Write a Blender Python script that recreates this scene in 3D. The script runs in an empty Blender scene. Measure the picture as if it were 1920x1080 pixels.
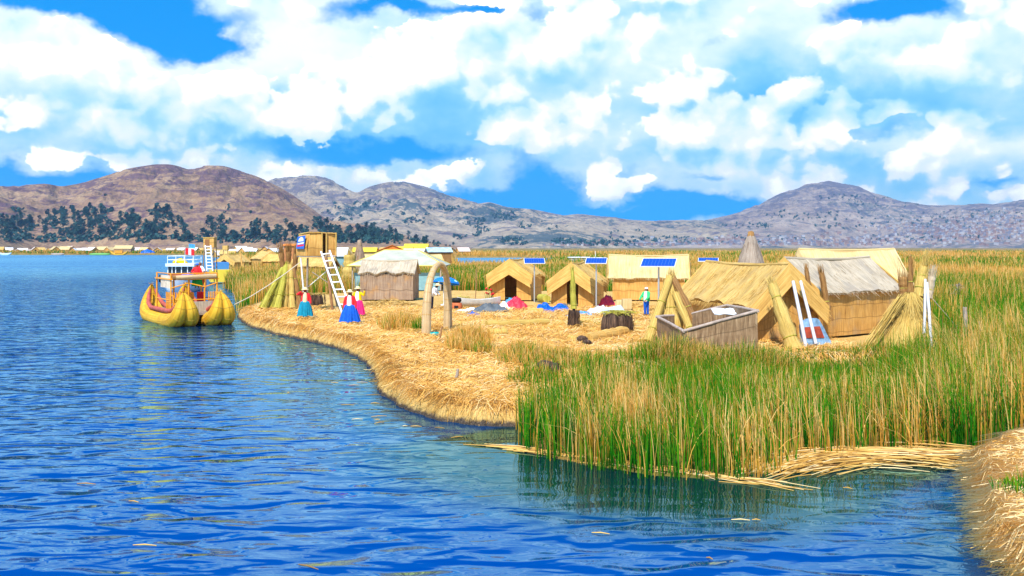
import bpy, bmesh, math, random
import numpy as np
from mathutils import Vector, Matrix
random.seed(7)
rng = np.random.default_rng(7)
SC = bpy.context.scene
COL = SC.collection
R = math.radians

# ------------------------------------------------------------------ camera
EYE, F, HOR = 4.15, 1800.0, 463.0
cam = bpy.data.cameras.new('camera')
cam.sensor_width = 36.0
cam.lens = 36.0 * F / 1920.0
cam.shift_y = -(540.0 - HOR) / 1920.0
cam.clip_start, cam.clip_end = 0.5, 40000.0
camo = bpy.data.objects.new('camera', cam); COL.objects.link(camo)
camo.location = (0, 0, EYE); camo.rotation_euler = (R(90), 0, 0)
SC.camera = camo

def at(px, py, z=0.45):
    D = (EYE - z) * F / (py - HOR)
    return Vector(((px - 960) / F * D, D, z))
def atD(px, py, D):
    return Vector(((px - 960) / F * D, D, EYE - (py - HOR) / F * D))

# ------------------------------------------------------------------ view
SC.view_settings.view_transform = 'Standard'
SC.view_settings.look = 'None'
SC.view_settings.gamma = 1.0
SC.view_settings.exposure = 0.45
SC.render.engine = 'CYCLES'
SC.cycles.use_denoising = True
SC.cycles.max_bounces = 6
SC.cycles.diffuse_bounces = 3
SC.cycles.glossy_bounces = 3
SC.cycles.transparent_max_bounces = 6
SC.cycles.volume_bounces = 0

# ------------------------------------------------------------------ sun
SUN_EL, SUN_AZ = R(52), R(198)         # azimuth clockwise from +Y: behind the camera, to the left
sd = Vector((math.sin(SUN_AZ) * math.cos(SUN_EL), math.cos(SUN_AZ) * math.cos(SUN_EL), math.sin(SUN_EL)))
sl = bpy.data.lights.new('sun', 'SUN'); sl.energy = 5.0; sl.angle = R(0.5); sl.color = (1.0, 0.95, 0.86)
so = bpy.data.objects.new('sun', sl); COL.objects.link(so)
so.rotation_euler = sd.to_track_quat('Z', 'Y').to_euler(); so.location = (-40, -40, 80)

# ------------------------------------------------------------------ world: physical sky with cumulus clouds by direction
W = bpy.data.worlds.new('World'); SC.world = W; W.use_nodes = True
W.cycles.sampling_method = 'MANUAL'; W.cycles.sample_map_resolution = 512
wt = W.node_tree; wt.nodes.clear()
class NT:
    """small helper to write node graphs"""
    def __init__(s, tree): s.t = tree
    def n(s, typ, **kw):
        nd = s.t.nodes.new(typ)
        for k, v in kw.items(): setattr(nd, k, v)
        return nd
    def put(s, sock, v):
        if v is None: return
        if isinstance(v, bpy.types.NodeSocket): s.t.links.new(v, sock)
        else: sock.default_value = v
    def m(s, op, a, b=None, c=None, clamp=False):
        nd = s.n('ShaderNodeMath', operation=op, use_clamp=clamp)
        for i, v in enumerate((a, b, c)): s.put(nd.inputs[i], v)
        return nd.outputs[0]
    def v(s, op, a, b=None, out=0):
        nd = s.n('ShaderNodeVectorMath', operation=op)
        s.put(nd.inputs[0], a)
        if b is not None: s.put(nd.inputs[1], b)
        return nd.outputs[out]
    def mix(s, f, a, b, blend='MIX'):
        nd = s.n('ShaderNodeMix', data_type='RGBA', blend_type=blend)
        s.put(nd.inputs[0], f); s.put(nd.inputs[6], a); s.put(nd.inputs[7], b)
        return nd.outputs[2]
    def noise(s, vec, scale, detail=4, rough=0.55, dist=0.0, out='Fac', dim='3D'):
        nd = s.n('ShaderNodeTexNoise', noise_dimensions=dim)
        if vec is not None: s.put(nd.inputs['Vector'], vec)
        nd.inputs['Scale'].default_value = scale; nd.inputs['Detail'].default_value = detail
        nd.inputs['Roughness'].default_value = rough; nd.inputs['Distortion'].default_value = dist
        return nd.outputs[out]
    def ss(s, x, lo, hi, a=0.0, b=1.0, kind='SMOOTHSTEP'):
        nd = s.n('ShaderNodeMapRange', interpolation_type=kind)
        s.put(nd.inputs[0], x); s.put(nd.inputs[1], lo); s.put(nd.inputs[2], hi)
        s.put(nd.inputs[3], a); s.put(nd.inputs[4], b)
        return nd.outputs[0]
    def ramp(s, x, stops, interp='LINEAR'):
        nd = s.n('ShaderNodeValToRGB'); e = nd.color_ramp; e.interpolation = interp
        while len(e.elements) > 1: e.elements.remove(e.elements[-1])
        for i, (p, c) in enumerate(stops):
            el = e.elements[0] if i == 0 else e.elements.new(p)
            el.position = p; el.color = (*c, 1)
        s.put(nd.inputs[0], x)
        return nd.outputs[0]
    def xyz(s, x, y, z=0.0):
        nd = s.n('ShaderNodeCombineXYZ')
        for i, v in enumerate((x, y, z)): s.put(nd.inputs[i], v)
        return nd.outputs[0]
    def sep(s, v):
        nd = s.n('ShaderNodeSeparateXYZ'); s.put(nd.inputs[0], v); return nd.outputs

w = NT(wt)
dirv = w.n('ShaderNodeTexCoord').outputs['Generated']
dx, dy, dz = w.sep(dirv)
AZ = w.m('ARCTAN2', dx, dy)
EL = w.m('ARCSINE', dz)
UV = w.xyz(AZ, EL)
sky = w.n('ShaderNodeTexSky', sky_type='NISHITA', sun_disc=False, sun_elevation=SUN_EL, sun_rotation=SUN_AZ,
          altitude=3800.0, air_density=1.0, dust_density=0.3, ozone_density=2.0)
up = w.v('NORMALIZE', w.xyz(dx, dy, w.m('ADD', w.m('MAXIMUM', dz, 0.0), 0.42)))
w.put(sky.inputs['Vector'], up)
skc = w.n('ShaderNodeHueSaturation'); w.put(skc.inputs['Color'], sky.outputs[0])
skc.inputs['Hue'].default_value = 0.48; skc.inputs['Saturation'].default_value = 1.6; skc.inputs['Value'].default_value = 1.0
skyc = w.mix(1.0, skc.outputs[0], (0.0, 3.45, 4.1, 1), 'MULTIPLY')

WARP = [UV]
def blob_field(base, blobs):
    acc = base
    for (px, py, rx, ry, wgt) in blobs:
        a = math.atan((px - 960) / F); e = math.atan((HOR - py) / F * math.cos(a))
        d = w.v('MULTIPLY', w.v('SUBTRACT', WARP[0], (a, e, 0)), (F / rx, F / ry, 0))
        g = w.m('POWER', 0.3679, w.v('DOT_PRODUCT', d, d, out=1))
        acc = w.m('MULTIPLY_ADD', g, wgt, acc)
    return acc
# cloud cover: a band of cumulus along the horizon, thinner overhead, with gaps where the blue shows
band = w.ss(EL, 0.30, 0.45, 0.86, -0.35)
wn = w.v('SUBTRACT', w.noise(w.v('MULTIPLY', UV, (1, 1.3, 1)), 9.0, 5, 0.6, out='Color'), (0.5, 0.5, 0.5))
WARP[0] = w.v('ADD', UV, w.v('MULTIPLY', wn, (0.15, 0.085, 0)))
cover = blob_field(band, [
    (330, 55, 140, 44, -1.2), (120, 0, 190, 26, -1.2), (590, 20, 140, 28, -0.8), (760, 0, 130, 20, -1.1), (420, 78, 90, 24, -0.5),
    (1020, 18, 55, 26, -0.7), (910, 0, 60, 14, -0.7), (1655, 24, 95, 30, -1.4), (1330, 66, 22, 12, -0.5), (1915, 15, 20, 20, -0.6),
    (420, 42, 26, 13, 0.6), (560, 10, 60, 18, 0.35), (520, 40, 40, 40, 0.35),
    (60, 338, 180, 20, -1.35), (45, 300, 26, 20, -0.5), (200, 315, 60, 20, -0.5),
    (640, 293, 200, 24, -1.0), (800, 300, 90, 24, -0.5), (930, 385, 130, 38, -1.3), (1020, 345, 60, 40, -0.9), (1130, 395, 150, 28, -1.1),
    (1325, 390, 130, 26, -1.3), (1320, 328, 70, 10, -0.75), (1180, 332, 40, 10, -0.4), (975, 300, 30, 24, -0.45), (1600, 262, 90, 14, -0.45),
    (1890, 362, 50, 8, -0.6), (1700, 250, 60, 12, -0.3), (720, 322, 80, 8, 0.35), (870, 340, 55, 16, 0.75), (1200, 384, 60, 6, 0.6), (1120, 370, 50, 8, 0.45),
    (150, 210, 260, 60, 0.25), (640, 130, 200, 70, 0.3), (1200, 130, 260, 70, 0.3), (1650, 130, 220, 60, 0.2), (860, 60, 150, 50, 0.45), (100, 80, 150, 40, 0.5)])
def cumulus(vec):
    b = w.noise(w.v('MULTIPLY', vec, (1, 1.5, 1)), 4.6, 7, 0.55, 0.2)
    vo = w.n('ShaderNodeTexVoronoi', feature='SMOOTH_F1', voronoi_dimensions='2D')
    w.put(vo.inputs['Vector'], w.v('MULTIPLY', vec, (1, 1.2, 1)))
    vo.inputs['Scale'].default_value = 8.5; vo.inputs['Detail'].default_value = 3.0; vo.inputs['Roughness'].default_value = 0.55; vo.inputs['Smoothness'].default_value = 0.35
    p = w.m('SUBTRACT', 0.5, vo.outputs['Distance'])
    return w.m('ADD', w.m('MULTIPLY', w.m('SUBTRACT', b, 0.5), 1.25), w.m('MULTIPLY', p, 0.85))
fine = w.noise(UV, 60.0, 4, 0.6)
wobble = w.v('MULTIPLY', w.v('SUBTRACT', w.noise(UV, 28, 4, 0.6, out='Color'), (0.5, 0.5, 0.5)), (0.022, 0.022, 0))
UVW = w.v('ADD', UV, wobble)
n0 = cumulus(UVW)
n1 = cumulus(w.v('ADD', UVW, (-0.010, 0.020, 0)))
relief = w.m('SUBTRACT', n0, n1)
soft_n = w.noise(w.v('MULTIPLY', w.v('ADD', UV, w.v('MULTIPLY', wn, (0.05, 0.03, 0))), (1, 2.0, 1)), 5.0, 5, 0.52)
wisp = w.noise(w.v('MULTIPLY', UV, (1, 2.2, 1)), 3.6, 5, 0.5)
sh = blob_field(0.0, [
    (850, 195, 150, 45, -0.40), (600, 285, 240, 22, -0.65), (1420, 215, 170, 40, -0.6), (1480, 150, 80, 50, -0.3), (1760, 190, 200, 55, -0.65),
    (250, 205, 130, 40, -0.4), (440, 245, 60, 40, -0.35), (780, 250, 160, 28, -0.4), (1010, 130, 70, 40, -0.3), (1300, 290, 160, 22, -0.4),
    (1000, 230, 60, 40, -0.3), (1650, 310, 120, 30, -0.25), (200, 270, 80, 24, -0.25),
    (150, 80, 260, 50, 0.55), (640, 110, 220, 60, 0.5), (1180, 100, 160, 60, 0.45), (530, 60, 90, 40, 0.4), (900, 40, 120, 40, 0.4), (1650, 70, 140, 40, 0.4), (90, 270, 60, 40, 0.3), (1560, 110, 90, 50, 0.3), (1720, 280, 130, 20, 0.45), (1850, 300, 90, 30, 0.4)])
# a soft bank of cloud behind ...
veil_d = w.m('ADD', cover, w.m('MULTIPLY', w.m('SUBTRACT', soft_n, 0.5), 1.5))
veil_a = w.m('MULTIPLY', w.ss(veil_d, -0.10, 0.70), 0.93)
vlit = w.ss(w.m('ADD', w.m('MULTIPLY', sh, 0.9), w.m('ADD', w.m('MULTIPLY', w.m('SUBTRACT', soft_n, 0.5), 2.2), w.m('MULTIPLY', relief, 0.35))), -0.88, 0.60)
vcol = w.ramp(vlit, [(0.0, (1.2, 5.2, 8.8)), (0.32, (2.9, 6.8, 9.4)), (0.64, (6.0, 8.6, 9.8)), (1.0, (10.6, 11.2, 11.6))])
# ... and billowing heaps in front: sunlit tops with crisp edges, bases that melt away
dens = w.m('ADD', w.m('MULTIPLY', cover, 0.85), w.m('ADD', w.m('MULTIPLY', n0, 1.0), w.m('MULTIPLY', w.m('SUBTRACT', fine, 0.5), 0.16)))
soft = w.ss(relief, -0.16, 0.12, 0.55, 0.09)
alpha = w.ss(w.m('DIVIDE', w.m('SUBTRACT', dens, 0.27), soft), 0.0, 1.0)
lit = w.m('ADD', w.m('MULTIPLY', sh, 0.8), w.m('ADD', w.m('MULTIPLY', relief, 1.5), w.m('MULTIPLY', w.m('SUBTRACT', wisp, 0.5), 1.0)))
litf = w.ss(lit, -0.88, 0.50)
ccol = w.ramp(litf, [(0.0, (2.2, 6.2, 9.4)), (0.3, (4.6, 8.0, 9.8)), (0.55, (7.2, 9.2, 9.9)), (0.8, (9.4, 10.0, 10.4)), (1.0, (13.5, 13.5, 13.5))])
skyall = w.mix(alpha, w.mix(veil_a, skyc, vcol), ccol)
bg = w.n('ShaderNodeBackground'); w.put(bg.inputs['Color'], skyall); bg.inputs['Strength'].default_value = 0.085
wo = w.n('ShaderNodeOutputWorld'); wt.links.new(bg.outputs[0], wo.inputs['Surface'])
# ------------------------------------------------------------------ helpers: tags, materials, meshes
def tag(o, label=None, cat=None, group=None, kind=None):
    for k, v in (('label', label), ('category', cat), ('group', group), ('kind', kind)):
        if v: o[k] = v
    return o
def empty(name, loc=(0, 0, 0), rz=0.0):
    o = bpy.data.objects.new(name, None); COL.objects.link(o)
    o.location = loc; o.rotation_euler = (0, 0, rz); o.empty_display_size = 0.2
    return o
def copy_tree(o, parent=None):
    c = o.copy(); COL.objects.link(c)
    if parent is not None: c.parent = parent
    for ch in list(o.children): copy_tree(ch, c)
    return c

def mat(name, col=(0.5, 0.5, 0.5), rough=0.7, metal=0.0, spec=0.3, bump=None, var=None):
    """bump=(scale, strength, distance); var=(scale, amount): mottled colour in object space"""
    m = bpy.data.materials.new(name); m.use_nodes = True
    t = NT(m.node_tree); b = m.node_tree.nodes['Principled BSDF']
    b.inputs['Roughness'].default_value = rough; b.inputs['Metallic'].default_value = metal
    b.inputs['Specular IOR Level'].default_value = spec
    b.inputs['Base Color'].default_value = (*col, 1)
    oc = t.n('ShaderNodeTexCoord').outputs['Object']
    if var:
        f = t.noise(oc, var[0], 5, 0.6)
        lo = tuple(c * (1 - var[1]) for c in col); hi = tuple(min(1, c * (1 + var[1])) for c in col)
        t.put(b.inputs['Base Color'], t.ramp(f, [(0.3, lo), (0.7, hi)]))
    if bump:
        bn = t.n('ShaderNodeBump'); bn.inputs['Strength'].default_value = bump[1]; bn.inputs['Distance'].default_value = bump[2]
        t.put(bn.inputs['Height'], t.noise(oc, bump[0], 5, 0.6)); t.put(b.inputs['Normal'], bn.outputs[0])
    return m

def strand_mat(name, cols, across=60.0, along=1.2, rough=0.75, bands=None, bump=0.6, stain=None, trans=0.0):
    """reed matting: UV in metres, u across the stalks, v along them; cols = (dark, mid, light).
    bands = spacing in metres of the stitched courses; stain = (colour, amount) weathered patches"""
    m = bpy.data.materials.new(name); m.use_nodes = True
    t = NT(m.node_tree); b = m.node_tree.nodes['Principled BSDF']
    b.inputs['Roughness'].default_value = rough; b.inputs['Specular IOR Level'].default_value = 0.25
    uv = t.n('ShaderNodeTexCoord').outputs['UV']
    st = t.noise(t.v('MULTIPLY', uv, (across, along, 1)), 1.0, 3, 0.65, dim='2D')
    st2 = t.noise(t.v('MULTIPLY', uv, (across * 0.23, along * 0.4, 1)), 1.0, 3, 0.6, dim='2D')
    blot = t.noise(t.v('MULTIPLY', uv, (0.9, 1.3, 1)), 1.0, 4, 0.6, dim='2D')
    f = t.m('ADD', t.m('MULTIPLY', st, 0.5), t.m('ADD', t.m('MULTIPLY', st2, 0.3), t.m('MULTIPLY', blot, 0.2)))
    c = t.ramp(f, [(0.36, cols[0]), (0.5, cols[1]), (0.64, cols[2])])
    h = st
    if bands:
        u, v, _ = t.sep(uv)
        wv = t.m('MULTIPLY', t.m('SINE', t.m('MULTIPLY', u, 6.2)), 0.035 * bands)
        k = t.m('FRACT', t.m('DIVIDE', t.m('ADD', v, wv), bands))
        line = t.ss(k, 0.0, 0.10, 1.0, 0.0)
        c = t.mix(t.m('MULTIPLY', line, 0.5), c, (*[x * 0.42 for x in cols[0]], 1))
        h = t.m('ADD', t.m('MULTIPLY', st, 0.5), t.m('MULTIPLY', k, -0.8))
    if stain:
        sf = t.ss(t.noise(t.v('MULTIPLY', uv, (0.8, 0.5, 1)), 1.3, 5, 0.65, dim='2D'), 0.48, 0.68)
        c = t.mix(t.m('MULTIPLY', sf, stain[1]), c, (*stain[0], 1))
    t.put(b.inputs['Base Color'], c)
    bn = t.n('ShaderNodeBump'); bn.inputs['Strength'].default_value = bump; bn.inputs['Distance'].default_value = 0.03
    t.put(bn.inputs['Height'], h); t.put(b.inputs['Normal'], bn.outputs[0])
    return m

class MB:
    """collects shapes, then links them as ONE mesh object"""
    def __init__(s): s.v = []; s.f = []; s.uv = []; s.sm = []; s.mi = []
    def add(s, verts, faces, uvs=None, smooth=False, mi=0):
        o = len(s.v); s.v += [tuple(p) for p in verts]
        for k, f in enumerate(faces):
            s.f.append([i + o for i in f]); s.sm.append(smooth); s.mi.append(mi)
            s.uv += [tuple(u) for u in uvs[k]] if uvs else [(verts[i][0], verts[i][2]) for i in f]
        return s
    def grid(s, P, UV=None, smooth=True, closed_u=False, mi=0):
        """P[j][i] rows of points"""
        nj, ni = len(P), len(P[0])
        vs = [p for row in P for p in row]; fs = []; us = []
        for j in range(nj - 1):
            for i in range(ni if closed_u else ni - 1):
                i2 = (i + 1) % ni
                fs.append((j * ni + i, j * ni + i2, (j + 1) * ni + i2, (j + 1) * ni + i))
                if UV:
                    u2 = UV[j][i2] if i2 else (UV[j][ni - 1][0] * ni / max(ni - 1, 1), UV[j][0][1])
                    u3 = UV[j + 1][i2] if i2 else (UV[j + 1][ni - 1][0] * ni / max(ni - 1, 1), UV[j + 1][0][1])
                    us.append((UV[j][i], u2, u3, UV[j + 1][i]))
        return s.add(vs, fs, us if UV else None, smooth, mi)
    def tube(s, pts, rad, n=8, caps=True, smooth=True, mi=0, sx=1.0):
        pts = [Vector(p) for p in pts]
        if not hasattr(rad, '__len__'): rad = [rad] * len(pts)
        rows = []; uvs = []; L = 0; ref = None
        for k, p in enumerate(pts):
            d = (pts[min(k + 1, len(pts) - 1)] - pts[max(k - 1, 0)])
            d = d.normalized() if d.length > 1e-9 else Vector((0, 0, 1))
            if ref is None: ref = d.orthogonal().normalized()
            ref = (ref - d * ref.dot(d)); ref = ref.normalized() if ref.length > 1e-6 else d.orthogonal().normalized()
            b = d.cross(ref)
            if k: L += (p - pts[k - 1]).length
            rows.append([p + ref * (math.cos(a) * rad[k] * sx) + b * (math.sin(a) * rad[k]) for a in [2 * math.pi * i / n for i in range(n)]])
            rm = max(rad)
            uvs.append([(i / n * 2 * math.pi * rm, L) for i in range(n)])
        s.grid(rows, uvs, smooth, closed_u=True, mi=mi)
        if caps:
            for row, rev in ((rows[0], True), (rows[-1], False)):
                idx = list(range(n)); idx = idx[::-1] if rev else idx
                s.add(row, [idx], [[(row[i].x, row[i].y) for i in idx]], False, mi)
        return s
    def box(s, c, size, rz=0.0, mi=0, M=None):
        x, y, z = (k / 2 for k in size)
        P = [Vector((a, b, d)) for d in (-z, z) for a, b in ((-x, -y), (x, -y), (x, y), (-x, y))]
        rot = M if M is not None else Matrix.Rotation(rz, 3, 'Z')
        Pw = [rot @ p + Vector(c) for p in P]
        F_ = [(0, 3, 2, 1), (4, 5, 6, 7), (0, 1, 5, 4), (1, 2, 6, 5), (2, 3, 7, 6), (3, 0, 4, 7)]
        ax = [(0, 1), (0, 1), (0, 2), (1, 2), (0, 2), (1, 2)]
        return s.add(Pw, F_, [[(P[i][a], P[i][b]) for i in f] for f, (a, b) in zip(F_, ax)], False, mi)
    def lathe(s, prof, n=20, c=(0, 0, 0), smooth=True, mi=0, jit=0.0, sy=1.0):
        rows = []; uvs = []; L = 0
        for k, (r, z) in enumerate(prof):
            if k: L += math.hypot(r - prof[k - 1][0], z - prof[k - 1][1])
            rows.append([Vector((c[0] + math.cos(a) * r * (1 + jit * random.uniform(-1, 1)), c[1] + sy * math.sin(a) * r * (1 + jit * random.uniform(-1, 1)), c[2] + z)) for a in [2 * math.pi * i / n for i in range(n)]])
            uvs.append([(i / n * 2 * math.pi * max(p[0] for p in prof), L) for i in range(n)])
        return s.grid(rows, uvs, smooth, closed_u=True, mi=mi)
    def mat3(s, p00, p10, p11, p01, nu=8, nv=6, thick=0.07, bump=0.02, off=None, u0=0.0, v0=0.0):
        """a slab of matting: p00-p10 is the top edge (u), p01-p11 the bottom edge; stalks run top to bottom (v)"""
        p00, p10, p11, p01 = map(Vector, (p00, p10, p11, p01))
        nrm = (p10 - p00).cross(p01 - p00); nrm = -nrm.normalized() if nrm.length > 1e-9 else Vector((0, 0, 1))
        Lu = max((p10 - p00).length, (p11 - p01).length); Lv = max((p01 - p00).length, (p11 - p10).length)
        T = []; B = []; U = []
        for j in range(nv + 1):
            b = j / nv; rt = []; rb = []; ru = []
            for i in range(nu + 1):
                a = i / nu
                p = (p00 * (1 - a) + p10 * a) * (1 - b) + (p01 * (1 - a) + p11 * a) * b
                q = p + nrm * (random.uniform(-1, 1) * bump)
                if off: q = q + Vector(off(a, b, nrm))
                rt.append(q); rb.append(q - nrm * thick); ru.append((u0 + a * Lu, v0 + b * Lv))
            T.append(rt); B.append(rb); U.append(ru)
        s.grid(T, U, True); s.grid([r[::-1] for r in B], [r[::-1] for r in U], True)
        for (ta, ba, ua) in ((T[0], B[0], U[0]), ([r[-1] for r in T], [r[-1] for r in B], [r[-1] for r in U]),
                         (T[-1][::-1], B[-1][::-1], U[-1][::-1]), ([r[0] for r in T][::-1], [r[0] for r in B][::-1], [r[0] for r in U][::-1])):
            s.grid([list(ba), list(ta)], [[(u, v + thick) for u, v in ua], list(ua)], False)
        return s
    def straw(s, p, d, L, wd=0.012, droop=0.1, n=3, mi=0):
        """one loose stalk, a thin curved ribbon"""
        p = Vector(p); d = Vector(d).normalized()
        side = d.cross(Vector((random.uniform(-1, 1), random.uniform(-1, 1), random.uniform(-1, 1))))
        side = side.normalized() if side.length > 1e-4 else Vector((1, 0, 0))
        rows = []; us = []
        for k in range(n + 1):
            t = k / n; q = p + d * (L * t) + Vector((0, 0, -droop * L * t * t)); ww = wd * (1 - 0.6 * t)
            rows.append([q - side * ww, q + side * ww]); us.append([(p.x * 9 + 0.0, t * L), (p.x * 9 + 0.02, t * L)])
        return s.grid(rows, us, False, mi=mi)
    def build(s, name, mats, parent=None, loc=None, rz=None):
        me = bpy.data.meshes.new(name); me.from_pydata(s.v, [], s.f)
        uvl = me.uv_layers.new(name='UVMap'); uvl.data.foreach_set('uv', np.array(s.uv, dtype=np.float32).ravel())
        me.polygons.foreach_set('use_smooth', s.sm); me.polygons.foreach_set('material_index', s.mi)
        for m in (mats if isinstance(mats, (list, tuple)) else [mats]): me.materials.append(m)
        me.update()
        o = bpy.data.objects.new(name, me); COL.objects.link(o)
        if parent is not None: o.parent = parent
        if loc is not None: o.location = loc
        if rz is not None: o.rotation_euler = (0, 0, rz)
        return o

# numpy noise and polygons
_perm = rng.permutation(1024); _gr = rng.uniform(0, 2 * np.pi, 1024)
def pnoise(x, y):
    xi = np.floor(x).astype(int); yi = np.floor(y).astype(int); xf = x - xi; yf = y - yi
    u = xf ** 3 * (xf * (xf * 6 - 15) + 10); v = yf ** 3 * (yf * (yf * 6 - 15) + 10)
    def g(ix, iy, fx, fy):
        a = _gr[_perm[(ix + _perm[iy & 1023]) & 1023]]
        return np.cos(a) * fx + np.sin(a) * fy
    a = g(xi, yi, xf, yf); b = g(xi + 1, yi, xf - 1, yf); c = g(xi, yi + 1, xf, yf - 1); d = g(xi + 1, yi + 1, xf - 1, yf - 1)
    return (a + u * (b - a)) * (1 - v) + (c + u * (d - c)) * v
def fbm(x, y, oct=5, gain=0.5, ridged=False):
    s = np.zeros_like(x, dtype=float); a = 1.0
    for k in range(oct):
        n = pnoise(x * 2 ** k + 17.3 * k, y * 2 ** k - 9.1 * k)
        s += a * ((0.35 - np.abs(n)) * 2 if ridged else n); a *= gain
    return s
def sdist(P, x, y):
    """signed distance to a polygon, positive inside"""
    P = np.asarray(P, float); d = np.full(x.shape, 1e9); ins = np.zeros(x.shape, bool)
    for (ax, ay), (bx, by) in zip(P, np.roll(P, -1, 0)):
        ex, ey = bx - ax, by - ay
        t = np.clip(((x - ax) * ex + (y - ay) * ey) / (ex * ex + ey * ey + 1e-12), 0, 1)
        d = np.minimum(d, np.hypot(x - ax - t * ex, y - ay - t * ey))
        with np.errstate(divide='ignore', invalid='ignore'):
            c = ((ay > y) != (by > y)) & (x < (bx - ax) * (y - ay) / (by - ay) + ax)
        ins ^= c
    return np.where(ins, d, -d)
def nmesh(name, V, Fq, mats, smooth=True, attrs=None, parent=None):
    """mesh from numpy quads"""
    me = bpy.data.meshes.new(name); nv, nf = len(V), len(Fq)
    me.vertices.add(nv); me.vertices.foreach_set('co', np.asarray(V, np.float32).ravel())
    me.loops.add(nf * 4); me.loops.foreach_set('vertex_index', np.asarray(Fq, np.int32).ravel())
    me.polygons.add(nf); me.polygons.foreach_set('loop_start', np.arange(0, nf * 4, 4, dtype=np.int32))
    me.polygons.foreach_set('use_smooth', np.full(nf, smooth))
    for k, a in (attrs or {}).items():
        at_ = me.attributes.new(k, 'FLOAT', 'POINT'); at_.data.foreach_set('value', np.asarray(a, np.float32))
    me.update(calc_edges=True)
    for m in (mats if isinstance(mats, (list, tuple)) else [mats]): me.materials.append(m)
    o = bpy.data.objects.new(name, me); COL.objects.link(o)
    if parent is not None: o.parent = parent
    return o
def quads(nj, ni):
    j, i = np.mgrid[0:nj - 1, 0:ni - 1]; a = (j * ni + i).ravel()
    return np.stack([a, a + 1, a + ni + 1, a + ni], 1)
# ------------------------------------------------------------------ the shore lines (world metres; x right, y away)
ISLAND = [(-16.2, 57), (-15.2, 54.3), (-13.6, 50.0), (-12.2, 47.6), (-11.0, 45.3), (-9.6, 43.4), (-8.3, 41.3), (-6.9, 38.9), (-5.7, 36.0), (-4.75, 32.9), (-4.15, 30.0),
          (-3.74, 27.5), (-3.25, 26.0), (-2.75, 24.7), (-2.2, 23.7), (-1.65, 22.9), (-0.74, 22.3), (0.15, 22.3), (0.8, 22.8),
          (1.6, 25), (3, 29), (6, 31.5), (10, 32.5), (15, 33), (19, 35), (20, 42), (22, 62), (20, 78), (8, 82), (-6, 84), (-14, 80), (-18, 70)]
SPIT = [(6.0, 8.0), (6.25, 12.1), (6.42, 12.9), (7.05, 14.2), (7.5, 15.2), (7.9, 16.3), (8.4, 17.3), (9.3, 18.4), (10.8, 20.0), (13, 22), (16, 20), (16, 8)]
BED = [(0.1, 19.4), (0.6, 18.7), (1.4, 18.0), (2.4, 17.2), (3.4, 16.9), (4.2, 16.9), (4.9, 17.7), (5.6, 18.6), (6.8, 19.1), (8.4, 19.4), (12, 19.6), (18, 20), (30, 24),
       (30, 36), (19, 36.5), (14.5, 33.6), (10, 33.2), (6, 32.4), (3.2, 30.3), (1.9, 27), (1.0, 24), (0.2, 22.2)]
COAST = [(-16.2, 57), (-18.6, 64), (-21.5, 75), (-30, 100), (-45, 150), (-78, 260), (-118, 400), (-128, 470), (-170, 494), (-300, 500), (-480, 496), (-800, 520), (-2500, 560),
         (-2600, 5200), (4000, 5200), (4000, 60), (40, 20), (16, 20), (15, 33), (0, 60)]
POND = [(-10.5, 200), (-3, 196), (0.5, 203), (3, 225), (14, 280), (30, 350), (4, 372), (-22, 366), (-17, 280)]

def poly_resample(P, step):
    out = []
    for (a, b) in zip(P, P[1:] + P[:1]):
        n = max(1, int(math.hypot(b[0] - a[0], b[1] - a[1]) / step))
        out += [(a[0] + (b[0] - a[0]) * k / n, a[1] + (b[1] - a[1]) * k / n) for k in range(n)]
    return out
def ground_z(x, y):
    x = np.asarray(x, float); y = np.asarray(y, float)
    wob = 0.16 * pnoise(x * 1.1, y * 1.1) + 0.10 * pnoise(x * 3.1, y * 3.1)
    ssp = sdist(SPIT, x, y) + 0.6 * wob; si = np.maximum(sdist(ISLAND, x, y) + wob, np.minimum(2.6 * ssp, ssp + 1.0))
    sb = sdist(BED, x, y)
    sc = np.minimum(sdist(COAST, x, y), -sdist(POND, x, y)) + wob * 3
    t = np.clip((si + 0.08) / 0.38, 0, 1)
    zi = -0.7 + np.clip((si + 0.5) / 0.4, 0, 1) * 0.6 + 0.47 * np.sqrt(1 - (1 - t) ** 2) + 0.045 * fbm(x * 0.9, y * 0.9, 3) * t + 0.03 * pnoise(x * 4, y * 4) * t
    zb = -0.7 + np.clip((sb + 0.5) / 0.8, 0, 1) * 0.72
    far = np.clip((y - 170) / 200, 0, 1)
    zc = -0.7 + np.clip((sc + 0.6) / 1.2, 0, 1) * (0.85 + 0.75 * far) + far * 0.5 * fbm(x * 0.03, y * 0.012, 3)
    zc = np.where(sc < -0.6, -0.7, zc)
    return np.maximum(np.maximum(zi, zb), zc), si, sb, sc
def gz1(x, y): return float(ground_z(np.array([x]), np.array([y]))[0][0])

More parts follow.
